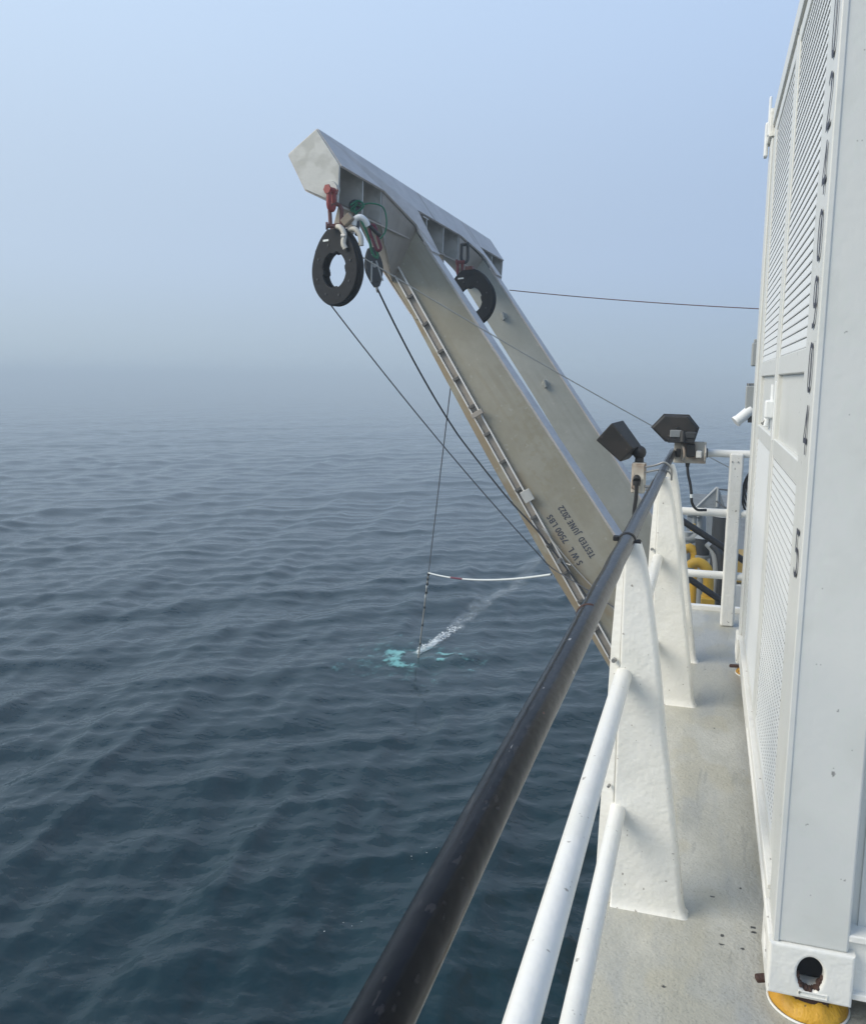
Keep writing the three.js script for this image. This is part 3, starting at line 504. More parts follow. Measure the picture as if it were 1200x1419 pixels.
{
  const top = V(-2.19, 2.02, -7.75), foot = TOW.clone().setY(SEA + seaHeight(TOW.x, TOW.z) - 0.25);
  const t = thing('tow_line', 'taut tow line from the far sheave block into the water with dark floats', 'line', [foot.x, foot.y, foot.z]);
  obj('line', rod(top, foot, 0.0062, 0.0062, 8), M.wire, t);
  const at = (k) => top.clone().lerp(foot, k);
  obj('float_line', rod(at(0.61), at(0.965), 0.0105, 0.0105, 8), M.lineGrey, t);
  for (const k of [0.612, 0.628, 0.645, 0.675, 0.73, 0.80, 0.88]) obj('float', rod(at(k), at(k + 0.006), 0.017, 0.017, 10), M.black, t);
  for (const k of [0.655, 0.69]) obj('float', rod(at(k), at(k + 0.007), 0.017, 0.017, 10), M.ropeWhite, t);
  // tag line back to the leg
  const a = at(0.611), b = af(3.42, -0.70, -6.98), pts = sag(a, b, 0.07, 20);
  const l = thing('tag_line', 'white line with a red section joining the tow line to the near leg', 'line', [a.x, a.y, a.z]);
  obj('rope', tube(pts, 0.0095, 90, 8), M.ropeWhite, l); const mid = (i) => pts[i].clone();
  obj('red_sleeve', tube([mid(5).lerp(mid(6), 0.3), mid(6), mid(7), mid(8).lerp(mid(7), 0.3)], 0.0115, 16, 8), M.maroon, l);
  // wake: foam behind the line. A sheet draped on the waves whose coverage is bubbles and streaks, plus lumps of spray where the line cuts in
  const rn = rng(9), blobs = [];
  const drape = (fx, nu, nv, lift) => { const pos = [], uv = [], idx = []; for (let j = 0; j <= nv; j++) for (let i = 0; i <= nu; i++) { const [x, z] = fx(i / nu, j / nv); pos.push(x, SEA + seaHeight(x, z, 0.06) + lift, z); uv.push(i / nu, j / nv); } for (let j = 0; j < nv; j++) for (let i = 0; i < nu; i++) { const p = j * (nu + 1) + i; idx.push(p, p + 1, p + nu + 1, p + 1, p + nu + 2, p + nu + 1); } const g = new THREE.BufferGeometry(); g.setAttribute('position', new THREE.Float32BufferAttribute(pos, 3)); g.setAttribute('uv', new THREE.Float32BufferAttribute(uv, 2)); g.setIndex(idx); g.computeVertexNormals(); return g; };
  const cover = (w, h, f) => { const t = dataTex(w, h, (u, v) => g3(Math.max(0, Math.min(1, f(u, v)))), false, false); return t; };
  const WL = 10.5, centre = (s) => TOW.x + 0.085 * s + 0.05 * Math.sin(s * 1.7);
  const wake = drape((u, v) => { const s = v * WL - 0.15, w = 0.12 + 0.12 * Math.min(1, v * 3) + 0.2 * v; return [centre(s) + (u - 0.5) * 2 * w, TOW.z - s]; }, 16, 240, 0.014);
  const wakeA = cover(128, 1024, (u, v) => { const s = v * WL, d = Math.abs(u - 0.5) * 2 + (fbm(u * 3, v * 40, 431, 3) - 0.5) * 0.9; const core = 1 - smooth(0.15, 0.75, d), b = fbm(u * 22, v * 420, 435, 3), st = fbm(u * 7, v * 70, 437, 3); const dens = s < 0.9 ? 0.9 : 0.5 * Math.exp(-(s - 0.9) / 8); const veil = core * dens * 0.42 * (0.5 + st); return Math.max(veil, core * dens * smooth(0.62 - 0.42 * dens, 0.80 - 0.25 * dens, 0.55 * b + 0.45 * st)) * smooth(0, 0.2, s) * smooth(WL, WL - 2.5, s); });
  stuff(obj('wake_foam', wake, std({ color: col(0.62, 0.68, 0.69), roughness: 0.9, alphaMap: wakeA, transparent: true, depthWrite: false }), scene, { keepUV: true }), 'thin trail of white foam behind the tow line', 'foam');
  for (let i = 0; i < 380; i++) {
    const s = Math.pow(rn(), 1.7) * 1.7, g = () => (rn() + rn() + rn() - 1.5) / 1.5, x = centre(s) + g() * (0.05 + 0.07 * s), z = TOW.z - s + g() * 0.06, r = 0.005 + 0.02 * rn() * rn();
    const ico = new THREE.IcosahedronGeometry(r, 0); ico.scale(0.7 + rn() * 1.2, 0.4 + 0.5 * rn(), 0.7 + rn() * 1.2); ico.rotateY(rn() * 6.28); ico.translate(x, SEA + seaHeight(x, z, 0.04) + 0.004 + (rn() < 0.3 ? rn() * 0.09 * Math.max(0, 1.2 - s) : 0), z); blobs.push(ico);
  }
  stuff(obj('spray', blobs, std({ color: col(0.66, 0.70, 0.70), roughness: 0.9 })), 'lumps of white spray where the tow line cuts the water', 'foam');
  const bodySheet = drape((u, v) => [TOW.x - 0.95 + u * 2.1, TOW.z - 0.75 + v * 2.1], 110, 110, 0.016);  // turquoise sheet laid on the waves in place of a pale submerged body
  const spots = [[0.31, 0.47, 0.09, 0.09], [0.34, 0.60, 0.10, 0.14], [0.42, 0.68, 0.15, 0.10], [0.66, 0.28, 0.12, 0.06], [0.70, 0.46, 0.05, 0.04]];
  const bodySheetA = cover(512, 512, (u, v) => { const wu = u + (fbm(u * 9, v * 9, 441, 3) - 0.5) * 0.14, wv = v + (fbm(u * 9 + 7, v * 9, 443, 3) - 0.5) * 0.12; let k = 0; for (const [cx, cy, rx, ry] of spots) k = Math.max(k, 1 - Math.hypot((wu - cx) / rx, (wv - cy) / ry)); const halo = Math.max(0, 1 - Math.hypot((wu - 0.45) / 0.5, (wv - 0.48) / 0.5)) * 0.12; return smooth(0.02, 0.75, k + (fbm(u * 20, v * 15, 447, 2) - 0.5) * 0.8 + (fbm(u * 60, v * 38, 445, 3) - 0.5) * 0.5) * 0.8 * smooth(-0.15, 0.1, k) + halo * 0.5; });
  stuff(obj('sunken_body_sheet', bodySheet, std({ color: col(0.18, 0.50, 0.47), roughness: 0.3, alphaMap: bodySheetA, transparent: true, depthWrite: false }), scene, { keepUV: true }), 'pale turquoise sheet drawn for a pale body underwater where the tow line goes in', 'foam');
  // stray flecks of foam close to the hull
  const fl = []; for (let i = 0; i < 14; i++) { const cl = [[-2.2, -7.0], [-2.2, -7.0], [-2.55, -5.9]][i % 3], x = cl[0] + (rn() - 0.5) * 0.35, z = cl[1] + (rn() - 0.5) * 0.4, r = 0.002 + 0.006 * rn() * rn(); const s = new THREE.IcosahedronGeometry(r, 0); s.scale(1.6, 0.3, 1); s.rotateY(rn() * 6); s.translate(x, SEA + seaHeight(x, z, 0.03) + 0.003, z); fl.push(s); }
  stuff(obj('foam_flecks', fl, std({ color: col(0.7, 0.74, 0.74), roughness: 0.9 })), 'tiny flecks of foam on the dark water beside the hull', 'foam');
}

// ------------------------------------------------------------------ floodlights on the rail
{
  const z = -3.9, t = thing('floodlight', 'black square floodlight on a rusty white box clamped outboard of the rail', 'floodlight', [-0.27, 0.97, z]);
  const b = (() => { const s = new THREE.CylinderGeometry(0.098, 0.072, 0.13, 4, 1, false, Math.PI / 4); s.scale(1, 1, 0.85); s.rotateX(0.25); s.rotateY(0.5); s.rotateZ(2.42); s.translate(-0.352, 1.088, z); return s; })();
  const housing = obj('lamp_housing', (() => { const g = new RoundedBoxGeometry(0.146, 0.112, 0.11, 2, 0.006); const p = g.attributes.position; for (let i = 0; i < p.count; i++) { const k = 1 - 0.22 * (p.getX(i) / 0.146 + 0.5); p.setY(i, p.getY(i) * k); p.setZ(i, p.getZ(i) * k); } g.computeVertexNormals(); g.rotateY(-0.22); g.rotateX(0.32); g.rotateZ(-0.72); g.translate(-0.362, 1.09, z); return g; })(), M.lampBlack, t);
  obj('yoke', [rod(V(-0.315, 1.06, z), V(-0.283, 1.048, z), 0.024, 0.02, 14), (() => { const s = new THREE.SphereGeometry(0.03, 18, 12); s.translate(-0.277, 1.047, z); return s; })(), rod(V(-0.276, 1.04, z), V(-0.276, 1.0, z), 0.017, 0.02, 14)], M.black, t);
  const jb = obj('junction_box', box(-0.305, -0.246, 0.868, 1.003, z - 0.04, z + 0.035, 0.008), M.rustWhite, t);
  obj('cover_plate', box(-0.297, -0.250, 0.93, 0.995, z + 0.035, z + 0.041, 0.003), M.rustWhite, jb);
  obj('cable_gland', [rod(V(-0.28, 0.925, z + 0.048), V(-0.28, 0.905, z + 0.05), 0.017, 0.015, 12), rod(V(-0.28, 0.94, z + 0.03), V(-0.28, 0.925, z + 0.05), 0.017, 0.017, 12)], M.black, jb);
  obj('cable', tube([V(-0.28, 0.915, z + 0.05), V(-0.279, 0.86, z + 0.05), V(-0.285, 0.78, z + 0.045), V(-0.28, 0.68, z + 0.03), V(-0.26, 0.5, z)], 0.0085, 24, 8), M.black, t);
  for (const y of [0.985, 0.962]) obj('u_bolt', tube([V(-0.25, y, z + 0.03), V(-0.2, y + 0.012, z + 0.03), V(-0.165, y + 0.02 + (y > 0.97 ? 0.004 : -0.004), z + 0.03), V(-0.136, y - 0.004, z + 0.03), V(-0.134, y - 0.03, z + 0.03)], 0.0045, 24, 8), M.steel, t);
  obj('screw', [rod(V(-0.245, 0.90, z + 0.03), V(-0.225, 0.902, z + 0.03), 0.006, 0.006, 8), rod(V(-0.24, 0.888, z + 0.03), V(-0.228, 0.886, z + 0.03), 0.006, 0.006, 8)], M.steel, t);
}
{
  const z = -4.9, t = thing('floodlight', 'dark hexagonal floodlight seen from behind at the corner of the rail', 'floodlight', [-0.08, 0.97, z]);
  const s = extrude([[-0.288, 1.104], [-0.226, 1.172], [-0.1, 1.17], [-0.046, 1.108], [-0.066, 1.034], [-0.212, 1.033]], 0.03, 0.01); s.translate(0, 0, z - 0.04);
  obj('lamp_housing', s, M.lampBlack, t);
  const rim = extrude([[-0.296, 1.104], [-0.23, 1.179], [-0.096, 1.177], [-0.039, 1.108], [-0.061, 1.027], [-0.216, 1.026]], 0.012, 0.004); rim.translate(0, 0, z - 0.062); obj('rim', rim, M.lampBlack, t);
  obj('gear_box', box(-0.19, -0.128, 1.055, 1.095, z - 0.005, z + 0.02, 0.005), M.shipGrey, t);
  obj('gear_box', box(-0.112, -0.052, 1.05, 1.088, z - 0.005, z + 0.03, 0.008), M.darkBox, t);
  obj('bracket', [box(-0.20, -0.06, 1.026, 1.05, z - 0.01, z + 0.025, 0.004), rod(V(-0.12, 1.09, z + 0.012), V(-0.12, 1.03, z + 0.025), 0.018, 0.018, 12), tube([V(-0.165, 1.11, z), V(-0.155, 1.106, z + 0.015), V(-0.145, 1.112, z)], 0.003, 10, 6)], M.black, t);
  const jb = obj('mounting_plate', box(-0.166, 0.004, 0.912, 1.032, z - 0.05, z - 0.035, 0.004), M.rustWhite, t);
  obj('rubber_pad', [box(-0.1, -0.055, 0.95, 1.02, z - 0.034, z + 0.0, 0.006), box(-0.155, -0.13, 0.945, 0.992, z - 0.034, z - 0.01, 0.006)], M.black, jb);
  obj('clamp', [box(-0.05, -0.018, 0.945, 0.985, z - 0.034, z - 0.005, 0.006)], M.white, jb);
  obj('u_bolt', tube([V(-0.115, 0.93, z - 0.03), V(-0.108, 0.955, z), V(-0.112, 0.99, z), V(-0.125, 1.015, z - 0.03)], 0.007, 20, 8), M.rustWhite, jb);
  obj('u_bolt', tube([V(-0.002, 0.93, z - 0.03), V(-0.0, 0.955, z), V(-0.0, 0.99, z), V(-0.003, 1.012, z - 0.03)], 0.006, 20, 8), M.rustWhite, jb);
  obj('cable', [rod(V(-0.09, 0.915, z - 0.01), V(-0.09, 0.895, z - 0.01), 0.013, 0.01, 10), tube([V(-0.09, 0.9, z - 0.01), V(-0.085, 0.86, z), V(-0.07, 0.80, z), V(-0.06, 0.74, z + 0.005), V(-0.056, 0.70, z), V(-0.03, 0.662, z - 0.02), V(0.02, 0.655, z - 0.06)], 0.0075, 40, 8)], M.black, t);
  obj('cable_tie', rod(V(-0.0605, 0.748, z + 0.004), V(-0.0585, 0.728, z + 0.004), 0.0095, 0.0095, 10), M.ropeWhite, t);
}

// ------------------------------------------------------------------ shipping container
{
  const X = 0.194, Z0 = -1.829, Z1 = -4.281, YB = 0.063, YT = 2.501, XE = 3.6, DX = X + 0.011;
  const t = thing('shipping_container', 'white shipping container with louvred doors standing on the deck', 'container', [X, YB, Z0]);
  const p = (n, g, m = M.box, par = t) => obj(n, g, m, par);
  p('corner_post', [box(X, 0.34, YB + 0.118, YT - 0.118, Z0 - 0.155, Z0 - 0.002, 0.006), box(X - 0.002, X + 0.011, YB + 0.118, YT - 0.118, Z0 - 0.02, Z0 + 0.0005, 0.003)]);
  p('corner_post', box(X + 0.002, 0.34, YB + 0.118, YT - 0.118, Z1 + 0.002, Z1 + 0.165, 0.006));
  // corner castings with their oval holes
  const casting = (zn, yb, dir) => {
    const x0 = X - 0.008, x1 = 0.353, z0 = Math.min(zn, zn - dir * 0.178), z1 = Math.max(zn, zn - dir * 0.178), y1 = yb + 0.118;
    const front = extrude([[x0, yb], [x1, yb], [x1, y1], [x0, y1]], 0.02, 0.006, [circlePath((x0 + x1) / 2, yb + 0.058, 0.0265, 0.04)]); front.translate(0, 0, dir > 0 ? z1 - 0.026 : z0 + 0.006);
    const side = extrude([[z0 + 0.005, yb + 0.003], [z1 - 0.005, yb + 0.003], [z1 - 0.005, y1 - 0.003], [z0 + 0.005, y1 - 0.003]], 0.02, 0.005, [circlePath((z0 + z1) / 2, yb + 0.058, 0.042, 0.026)]); side.rotateY(-Math.PI / 2); side.translate(x0 + 0.0235, 0, 0);
    const c = p('corner_casting', [front, side, box(x0 + 0.004, x1 - 0.002, y1 - 0.022, y1 - 0.002, z0 + 0.004, z1 - 0.004, 0.004), box(x0 + 0.004, x1 - 0.002, yb + 0.002, yb + 0.02, z0 + 0.004, z1 - 0.004, 0.004), box(x1 - 0.02, x1 - 0.001, yb + 0.004, y1 - 0.004, z0 + 0.004, z1 - 0.004, 0.003)], M.white);
    p('casting_socket', box(x0 + 0.028, x1 - 0.021, yb + 0.021, y1 - 0.023, z0 + 0.03, z1 - 0.045, 0.01), M.darkVoid, c);
    if (dir > 0 && yb < 1) { const r0 = rng(17), f = []; for (let i = 0; i < 14; i++) { const a = Math.PI * (1.08 + 0.84 * i / 13), g = new THREE.IcosahedronGeometry(0.0045 + 0.004 * r0(), 0); g.scale(1, 0.8, 1.6); g.rotateZ(r0() * 3); g.translate((x0 + x1) / 2 + Math.cos(a) * 0.0255, yb + 0.058 + Math.sin(a) * 0.039, z1 - 0.006 - 0.012 * r0()); f.push(g); } p('rust_scale', f, M.rust, c); }
    return c;
  };
  const nearCast = casting(Z0 + 0.006, YB, 1); casting(Z1 - 0.004, YB, -1); casting(Z1 - 0.004, YT - 0.118, -1); casting(Z0 + 0.006, YT - 0.118, 1);
  p('cast_mark', [box(0.248, 0.306, 0.071, 0.0735, Z0 + 0.0055, Z0 + 0.0085, 0.001), box(0.248, 0.306, 0.0805, 0.083, Z0 + 0.0055, Z0 + 0.0085, 0.001), box(0.248, 0.2505, 0.0735, 0.0805, Z0 + 0.0055, Z0 + 0.0085, 0.001), box(0.3035, 0.306, 0.0735, 0.0805, Z0 + 0.0055, Z0 + 0.0085, 0.001)], M.white, nearCast);
  // bottom and top rails of the door end
  p('bottom_rail', [box(X + 0.004, X + 0.09, YB + 0.004, 0.192, Z1 + 0.18, Z0 - 0.18, 0.008), box(X - 0.004, X + 0.05, 0.192, 0.205, Z1 + 0.18, Z0 - 0.18, 0.003), box(X + 0.0, X + 0.02, 0.1, 0.118, -3.2, -2.1, 0.006)], M.white);
  p('top_rail', [box(X + 0.003, X + 0.09, 2.425, YT - 0.004, Z1 + 0.17, Z0 - 0.17, 0.006)]);
  // doors: stiles, rails, louvres, middle panel
  const yLo = 0.236, yLt = 1.122, yPb = 1.178, yPt = 1.38, yUb = 1.438, yUt = 2.37;
  const slatProfile = new THREE.Shape([[0, 0.0004], [0.0004, 0.006], [0.0019, 0.0195], [0.003, 0.0239], [0.003, 0.0008], [0.0015, -0.0002]].map((q) => new THREE.Vector2(...q)));
  const slatGeo = (z0, z1) => { const g = flat(new THREE.ExtrudeGeometry(slatProfile, { depth: z1 - z0, bevelEnabled: false })); g.translate(0, 0, z0); return g; };
  const door = (za, zb, hinge, name) => {                     // za > zb
    const f = 0.055, in0 = zb + (hinge === 'far' ? 0.15 : f), in1 = za - (hinge === 'near' ? 0.165 : f);
    const d = p('door', [box(DX, DX + 0.045, 0.208, 2.42, zb, in0, 0.004), box(DX, DX + 0.045, 0.208, 2.42, in1, za, 0.004)]);
    d.userData.label = name;
    for (const [y0, y1] of [[0.208, yLo], [yLt, yPb], [yPt, yUb], [yUt, 2.42]]) p('cross_rail', box(DX + 0.001, DX + 0.044, y0, y1, in0, in1, 0.004), M.box, d);
    p('door_panel', box(DX + 0.014, DX + 0.04, yPb, yPt, in0, in1, 0.002), M.box, d);
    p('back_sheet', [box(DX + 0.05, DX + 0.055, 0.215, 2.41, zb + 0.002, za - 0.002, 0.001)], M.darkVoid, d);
    const sg = slatGeo(in0 + 0.002, in1 - 0.001), pw = worldOf(d); sg.computeVertexNormals(); boxUV(sg);
    for (const [y0, y1] of [[yLo, yLt], [yUb, yUt]]) { const n = Math.round((y1 - y0) / 0.0243); for (let i = 0; i < n; i++) { const m = new THREE.Mesh(sg, M.slat); m.name = 'louvre_slat'; m.castShadow = m.receiveShadow = true; m.position.set(DX + 0.004 - pw.x, y0 + (i + 0.02) * (y1 - y0) / n - pw.y, -pw.z); d.add(m); } }
    if (hinge === 'near') {                                    // punched slots along every blade
      const sl = []; for (const [y0, y1, low] of [[yLo, yLt, 1], [yUb, yUt, 0]]) { const n = Math.round((y1 - y0) / 0.0243), h = (y1 - y0) / n; for (let i = 0; i < n; i++) for (let z = in0 + 0.02; z < in1 - 0.015; z += 0.0235) { const y = y0 + (i + 0.02) * h + (low ? 0.0175 : 0.0012), x = DX + 0.004 + (low ? 0.0014 : 0.0007); const g = new THREE.BoxGeometry(0.0016, low ? 0.0036 : 0.003, 0.0065); g.translate(x, y, z + (i % 2) * 0.0118); sl.push(g); } }
      stuff(p('louvre_slot', sl, M.slotGrey, d));
    }
    return d;
  };
  const dn = door(-2.005, -3.045, 'near', 'near door leaf'); door(-3.068, -4.11, 'far', 'far door leaf');
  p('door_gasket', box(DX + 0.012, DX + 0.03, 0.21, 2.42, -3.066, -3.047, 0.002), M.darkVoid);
  p('lock_handle', [rod(V(DX - 0.006, 1.20, -3.04), V(DX - 0.006, 1.35, -3.04), 0.008, 0.008, 10), box(DX - 0.03, DX, 1.24, 1.30, -3.055, -3.02, 0.008), rod(V(DX - 0.02, 1.25, -3.035), V(DX - 0.024, 1.215, -3.03), 0.009, 0.008, 10), box(DX - 0.004, DX + 0.004, 1.17, 1.36, -3.03, -3.0, 0.002)], M.slat, dn);
  p('padlock_hasp', [tube([V(DX - 0.024, 1.236, -3.03), V(DX - 0.034, 1.226, -3.03), V(DX - 0.024, 1.218, -3.03)], 0.0045, 14, 6)], M.steel, dn);
  // number painted down the post: U 240904 5
  const chars = [['U', 2.035, 0.125], ['2', 1.896, 0.105], ['4', 1.77, 0.1], ['0', 1.645, 0.1], ['9', 1.517, 0.103], ['0', 1.388, 0.101], ['4', 1.263, 0.1], ['5', 1.006, 0.102]];
  for (const [c, y, h] of chars) {
    const g = new TextGeometry(c, { font: fontReg, size: h * 0.97, depth: 0.0006, curveSegments: 6, bevelEnabled: false }); g.computeBoundingBox(); const bb = g.boundingBox;
    g.translate(-(bb.max.x + bb.min.x) / 2, -(bb.max.y + bb.min.y) / 2, 0); g.scale(0.056 / (bb.max.x - bb.min.x), h / (bb.max.y - bb.min.y), 1); g.rotateY(-Math.PI / 2); g.translate(X - 0.0025, y, -1.915);
    p('painted_character', g, M.ink);
  }
  // long side: recessed wall, rails
  p('side_wall', (() => { const s = [box(0.325, 0.365, 0.22, YT - 0.12, Z0 - 0.075, Z0 - 0.05, 0.002)]; for (let i = 0; i < 11; i++) { const x = 0.36 + i * 0.28; s.push(box(x, x + 0.14, 0.22, YT - 0.12, Z0 - 0.06, Z0 - 0.045, 0.002), box(x + 0.14, x + 0.28, 0.22, YT - 0.12, Z0 - 0.095, Z0 - 0.08, 0.002), box(x + 0.135, x + 0.15, 0.22, YT - 0.12, Z0 - 0.094, Z0 - 0.046, 0.002)); } return s; })());
  p('bottom_side_rail', [box(0.335, XE, 0.205, 0.222, Z0 - 0.06, Z0 - 0.004, 0.004), box(0.335, XE, 0.085, 0.205, Z0 - 0.03, Z0 - 0.02, 0.003), box(0.353, XE, 0.075, 0.09, Z0 - 0.05, Z0 - 0.006, 0.003)], M.white);
  p('top_side_rail', box(0.34, XE, YT - 0.12, YT - 0.005, Z0 - 0.07, Z0 - 0.006, 0.004));
  p('roof', box(X + 0.01, XE, YT - 0.03, YT - 0.006, Z1 + 0.02, Z0 - 0.02, 0.004));
  p('rear_wall', [box(X + 0.06, XE, 0.12, YT - 0.03, Z1 + 0.004, Z1 + 0.03, 0.002), box(XE - 0.03, XE, 0.1, YT - 0.03, Z1 + 0.03, Z0 - 0.1, 0.002)]);
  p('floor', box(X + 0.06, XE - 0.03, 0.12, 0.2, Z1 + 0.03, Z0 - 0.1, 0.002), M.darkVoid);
  p('lifting_lug', box(X - 0.021, X - 0.004, YT - 0.17, YT - 0.025, Z1 + 0.0, Z1 + 0.05, 0.008), M.slat);
  p('lifting_lug', box(X - 0.014, X - 0.002, YT - 0.10, YT + 0.06, Z1 + 0.09, Z1 + 0.12, 0.005), M.slat);
}
// twist locks under the corners
{
  const mk = (x, z, label, s) => {
    const t = thing('twist_lock', label, 'container lock', [x, 0, z], 'twist locks under the container');
    const l = new THREE.LatheGeometry([[0, 0.004], [0.078, 0.004], [0.082, 0.008], [0.077, 0.016], [0.066, 0.034], [0.048, 0.045], [0, 0.046]].map((q) => new THREE.Vector2(...q)), 56);
    const n = l.attributes.position; for (let i = 0; i < n.count; i++) { const a = Math.atan2(n.getZ(i), n.getX(i)); n.setY(i, n.getY(i) * (1 + 0.09 * Math.sin(a * 5 + 1) + 0.06 * Math.sin(a * 11))); } l.computeVertexNormals(); l.translate(x, 0, z);
    obj('deck_socket', l, M.yellow, t);
    obj('weld_ring', (() => { const g = new THREE.TorusGeometry(0.083, 0.003, 8, 48); g.rotateX(Math.PI / 2); g.translate(x, 0.003, z); return g; })(), M.white, t);
    obj('lock_body', [rod(V(x, 0.04, z), V(x, 0.062, z), 0.06, 0.05, 24)], M.rust, t);
    const h = obj('lock_handle', (() => { const g = new RoundedBoxGeometry(0.12, 0.013, 0.02, 2, 0.004); g.rotateZ(0.1); g.rotateY(s * 0.28); g.translate(x - 0.052, 0.036, z - s * 0.02); return g; })(), M.rust, t);
    h.userData.label = 'rusty brown lever';
  };
  mk(0.28, -1.905, 'yellow twist lock with rusty lever under the near container corner', 1);
  mk(0.272, -4.18, 'yellow twist lock with rusty lever under the far container corner', -0.6);
}

// ------------------------------------------------------------------ small fittings beyond the container
{
  const t = thing('deck_lamp', 'white tilted lamp on a grey bracket beyond the far edge of the container', 'lamp', [0.2, 1.26, -4.42]);
  obj('bracket', box(0.168, 0.235, 1.185, 1.338, -4.45, -4.40, 0.004), M.lidGrey, t);
  obj('arm', [box(0.176, 0.182, 1.335, 1.35, -4.44, -4.41, 0.002), rod(V(0.17, 1.345, -4.425), V(0.23, 1.345, -4.425), 0.006, 0.006, 8)], M.steel, t);
  obj('lamp_body', [rod(V(0.135, 1.172, -4.40), V(0.198, 1.225, -4.42), 0.024, 0.027, 20), rod(V(0.128, 1.166, -4.398), V(0.138, 1.1745, -4.401), 0.027, 0.027, 20)], M.slat, t);
  obj('cable_gland', rod(V(0.195, 1.195, -4.41), V(0.195, 1.165, -4.41), 0.012, 0.012, 10), M.darkBox, t);
  tag(obj('switch_box', [box(0.183, 0.25, 1.43, 1.54, -4.46, -4.40, 0.006), box(0.19, 0.24, 1.54, 1.556, -4.45, -4.41, 0.004)], M.lidGrey), 'small grey box on the wall above the white tilted lamp', 'box');
  const coil = []; for (let i = 0; i < 4; i++) { const g = new THREE.TorusGeometry(0.115 + 0.012 * i, 0.0075, 8, 48); g.scale(0.72, 1, 1); g.rotateY(0.15 * i - 0.2); g.translate(0.31, 0.79 - 0.015 * i, -5.12 + 0.012 * i); coil.push(g); }
  tag(obj('cable_coil', coil, M.black), 'coil of black cable hung between the white post and the container', 'cable');
  const s = thing('ladder_handrail', 'black sloping handrails of the ladder leading down behind the end rail', 'handrail', [0.05, -0.3, -5.8]);
  obj('rail', rod(V(-0.16, 0.482, -5.8), V(0.6, 0.02, -5.8), 0.021, 0.021, 14), M.black, s);
  obj('rail', rod(V(-0.16, 0.14, -5.8), V(0.6, -0.34, -5.8), 0.021, 0.021, 14), M.black, s);
  for (const x of [-0.15, 0.4]) obj('post', rod(V(x, 0.48 - (x + 0.16) * 0.608, -5.8), V(x, -1.62, -5.8), 0.018, 0.018, 12), M.black, s);
}

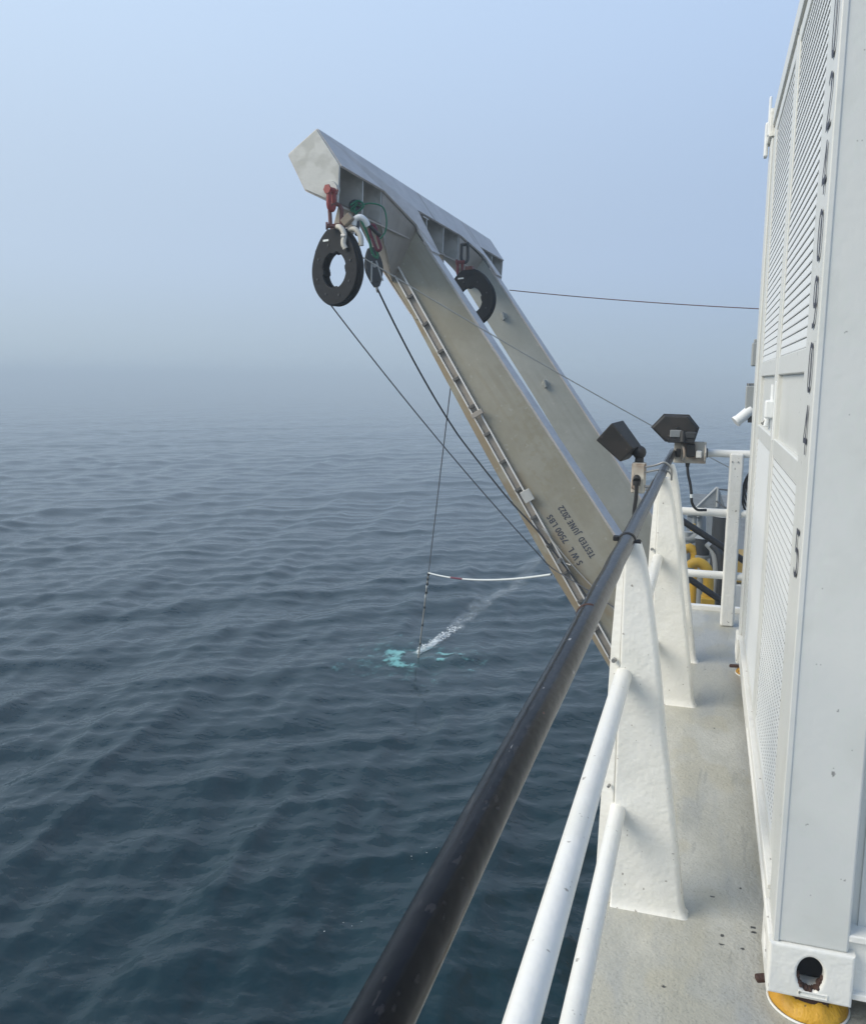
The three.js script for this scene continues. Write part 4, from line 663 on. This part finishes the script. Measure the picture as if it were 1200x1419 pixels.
// ------------------------------------------------------------------ gear on the main deck astern
{
  const W = (n, l, c, pos) => thing(n, l, c, pos), DY = -1.62;
  const b = W('bulwark', 'grey ship bulwark with an oval opening and a wire, rising behind the end rail', 'bulwark', [-0.1, DY, -14]);
  const sh = extrude([[-0.22, -1.6], [0.34, -1.6], [0.34, -0.58], [0.215, -0.255], [0.19, -0.262], [-0.05, -0.54], [-0.22, -0.74]], 0.05, 0.006, [circlePath(0.045, -0.66, 0.038, 0.085)]); sh.translate(0, 0, -14);
  obj('plate', sh, M.shipGrey, b);
  obj('edge_frame', [rod(V(0.215, -0.26, -13.94), V(0.215, -0.56, -13.94), 0.022, 0.022, 10), rod(V(-0.22, -0.735, -13.95), V(0.2, -0.262, -13.95), 0.018, 0.018, 10)], M.lidGrey, b);
  obj('wire', [tube([V(0.215, -0.29, -13.94), V(0.5, -0.295, -13.9), V(0.9, -0.3, -13.8)], 0.012, 20, 6), tube([V(0.2, -0.47, -13.9), V(0.32, -0.54, -13.8), V(0.5, -0.56, -13.6)], 0.014, 20, 6)], M.darkBox, b);
  const c1 = W('deck_capstan', 'tall dark drum with a grey lid on the lower deck behind the white post', 'drum', [0.2, DY, -8.8]);
  obj('drum', rod(V(0.215, DY, -8.8), V(0.215, 0.06, -8.8), 0.12, 0.115, 28), M.darkBox, c1);
  obj('lid', [rod(V(0.215, 0.06, -8.8), V(0.215, 0.085, -8.8), 0.125, 0.11, 28)], M.lidGrey, c1);
  const c2 = W('ventilator', 'short dark ventilator head with a pale cap above the yellow pipe', 'ventilator', [0.02, DY, -8.4]);
  obj('head', rod(V(0.02, -0.26, -8.4), V(0.02, -0.1, -8.4), 0.066, 0.066, 24), M.darkBox, c2);
  obj('cap', [rod(V(0.02, -0.1, -8.4), V(0.02, -0.075, -8.4), 0.075, 0.05, 24), rod(V(0.02, -0.285, -8.4), V(0.02, -0.258, -8.4), 0.075, 0.078, 24)], M.lidGrey, c2);
  obj('stem', rod(V(0.02, DY, -8.4), V(0.02, -0.285, -8.4), 0.05, 0.05, 16), M.lidGrey, c2);
  const y = W('vent_pipe', 'yellow gooseneck vent pipe on the lower deck behind the end rail', 'pipe', [0.05, DY, -8.0]);
  obj('pipe', tube([V(0.085, DY, -8), V(0.085, -0.6, -8), V(0.085, -0.42, -8), V(0.06, -0.30, -8), V(-0.01, -0.255, -8), V(-0.075, -0.285, -8), V(-0.095, -0.33, -8)], 0.047, 50, 16), M.pipeYellow, y);
  obj('pipe', tube([V(-0.04, DY, -8.4), V(-0.04, -0.35, -8.4), V(-0.05, -0.235, -8.4), V(-0.11, -0.20, -8.4), V(-0.16, -0.24, -8.4)], 0.045, 40, 14), M.pipeYellow, y);
  obj('flange', [rod(V(-0.098, -0.345, -8), V(-0.092, -0.30, -8), 0.056, 0.056, 18)], M.lidGrey, y);
  obj('base_box', box(0.03, 0.15, -0.95, -0.56, -8.08, -7.9, 0.01), M.pipeYellow, y);
  const h = W('hose_reel', 'grey padded hoses draped beside the dark ventilator', 'hose', [0.14, DY, -8.3]);
  for (const [dx, dz, m] of [[0, 0, M.lidGrey], [0.045, 0.06, M.darkBox], [0.02, -0.08, M.lidGrey]]) obj('hose', tube([V(0.06 + dx, -0.14, -8.35 + dz), V(0.12 + dx, -0.2, -8.32 + dz), V(0.155 + dx, -0.36, -8.3 + dz), V(0.15 + dx, -0.6, -8.3 + dz), V(0.15 + dx, DY, -8.3 + dz)], 0.034, 30, 10), m, h);
  const v = W('valve_manifold', 'cluster of grey valves on the lower deck left of the ventilator', 'valve', [-0.1, DY, -9.0]);
  obj('body', [rod(V(-0.13, DY, -9), V(-0.13, -0.15, -9), 0.05, 0.05, 14), rod(V(-0.2, -0.24, -9), V(-0.04, -0.2, -9), 0.06, 0.05, 14)], M.lidGrey, v);
  obj('handwheel', [(() => { const g = new THREE.TorusGeometry(0.06, 0.016, 8, 24); g.rotateX(1.2); g.translate(-0.07, 0.02, -9); return g; })(), rod(V(-0.07, -0.2, -9), V(-0.07, 0.02, -9), 0.022, 0.022, 10), rod(V(0.0, -0.3, -9.1), V(0.0, 0.07, -9.1), 0.05, 0.04, 14)], M.lidGrey, v);
  obj('tag', rod(V(-0.075, -0.12, -8.9), V(-0.075, -0.05, -8.9), 0.03, 0.02, 10), M.pipeYellow, v);
  const o = W('storage_bin', 'ochre and white storage bin seen through the gap beside the white post', 'bin', [0.5, DY, -8.2]);
  obj('lid', box(0.22, 0.75, -0.42, -0.2, -8.5, -8.0, 0.02), M.ochre, o);
  obj('body', box(0.23, 0.74, DY, -0.43, -8.5, -8.0, 0.02), M.box, o);
  const wn = W('deck_winch', 'white winch bed with yellow drum low on the deck behind the end rail', 'winch', [0.05, DY, -7]);
  obj('bed', [box(-0.12, 0.5, -0.95, -0.72, -7.2, -6.9, 0.02), box(-0.1, -0.05, DY, -0.95, -7.1, -7.0, 0.01), box(0.4, 0.45, DY, -0.95, -7.1, -7.0, 0.01)], M.box, wn);
  obj('drum', [rod(V(-0.1, -0.66, -7.1), V(0.1, -0.66, -7.1), 0.06, 0.06, 20)], M.pipeYellow, wn);
  obj('hydraulic_hose', [tube([V(-0.02, -0.66, -6.9), V(0.04, -0.62, -6.88), V(0.12, -0.7, -6.88), V(0.22, -0.76, -6.86)], 0.02, 20, 8)], M.black, wn);
}

renderer.render(scene, camera);
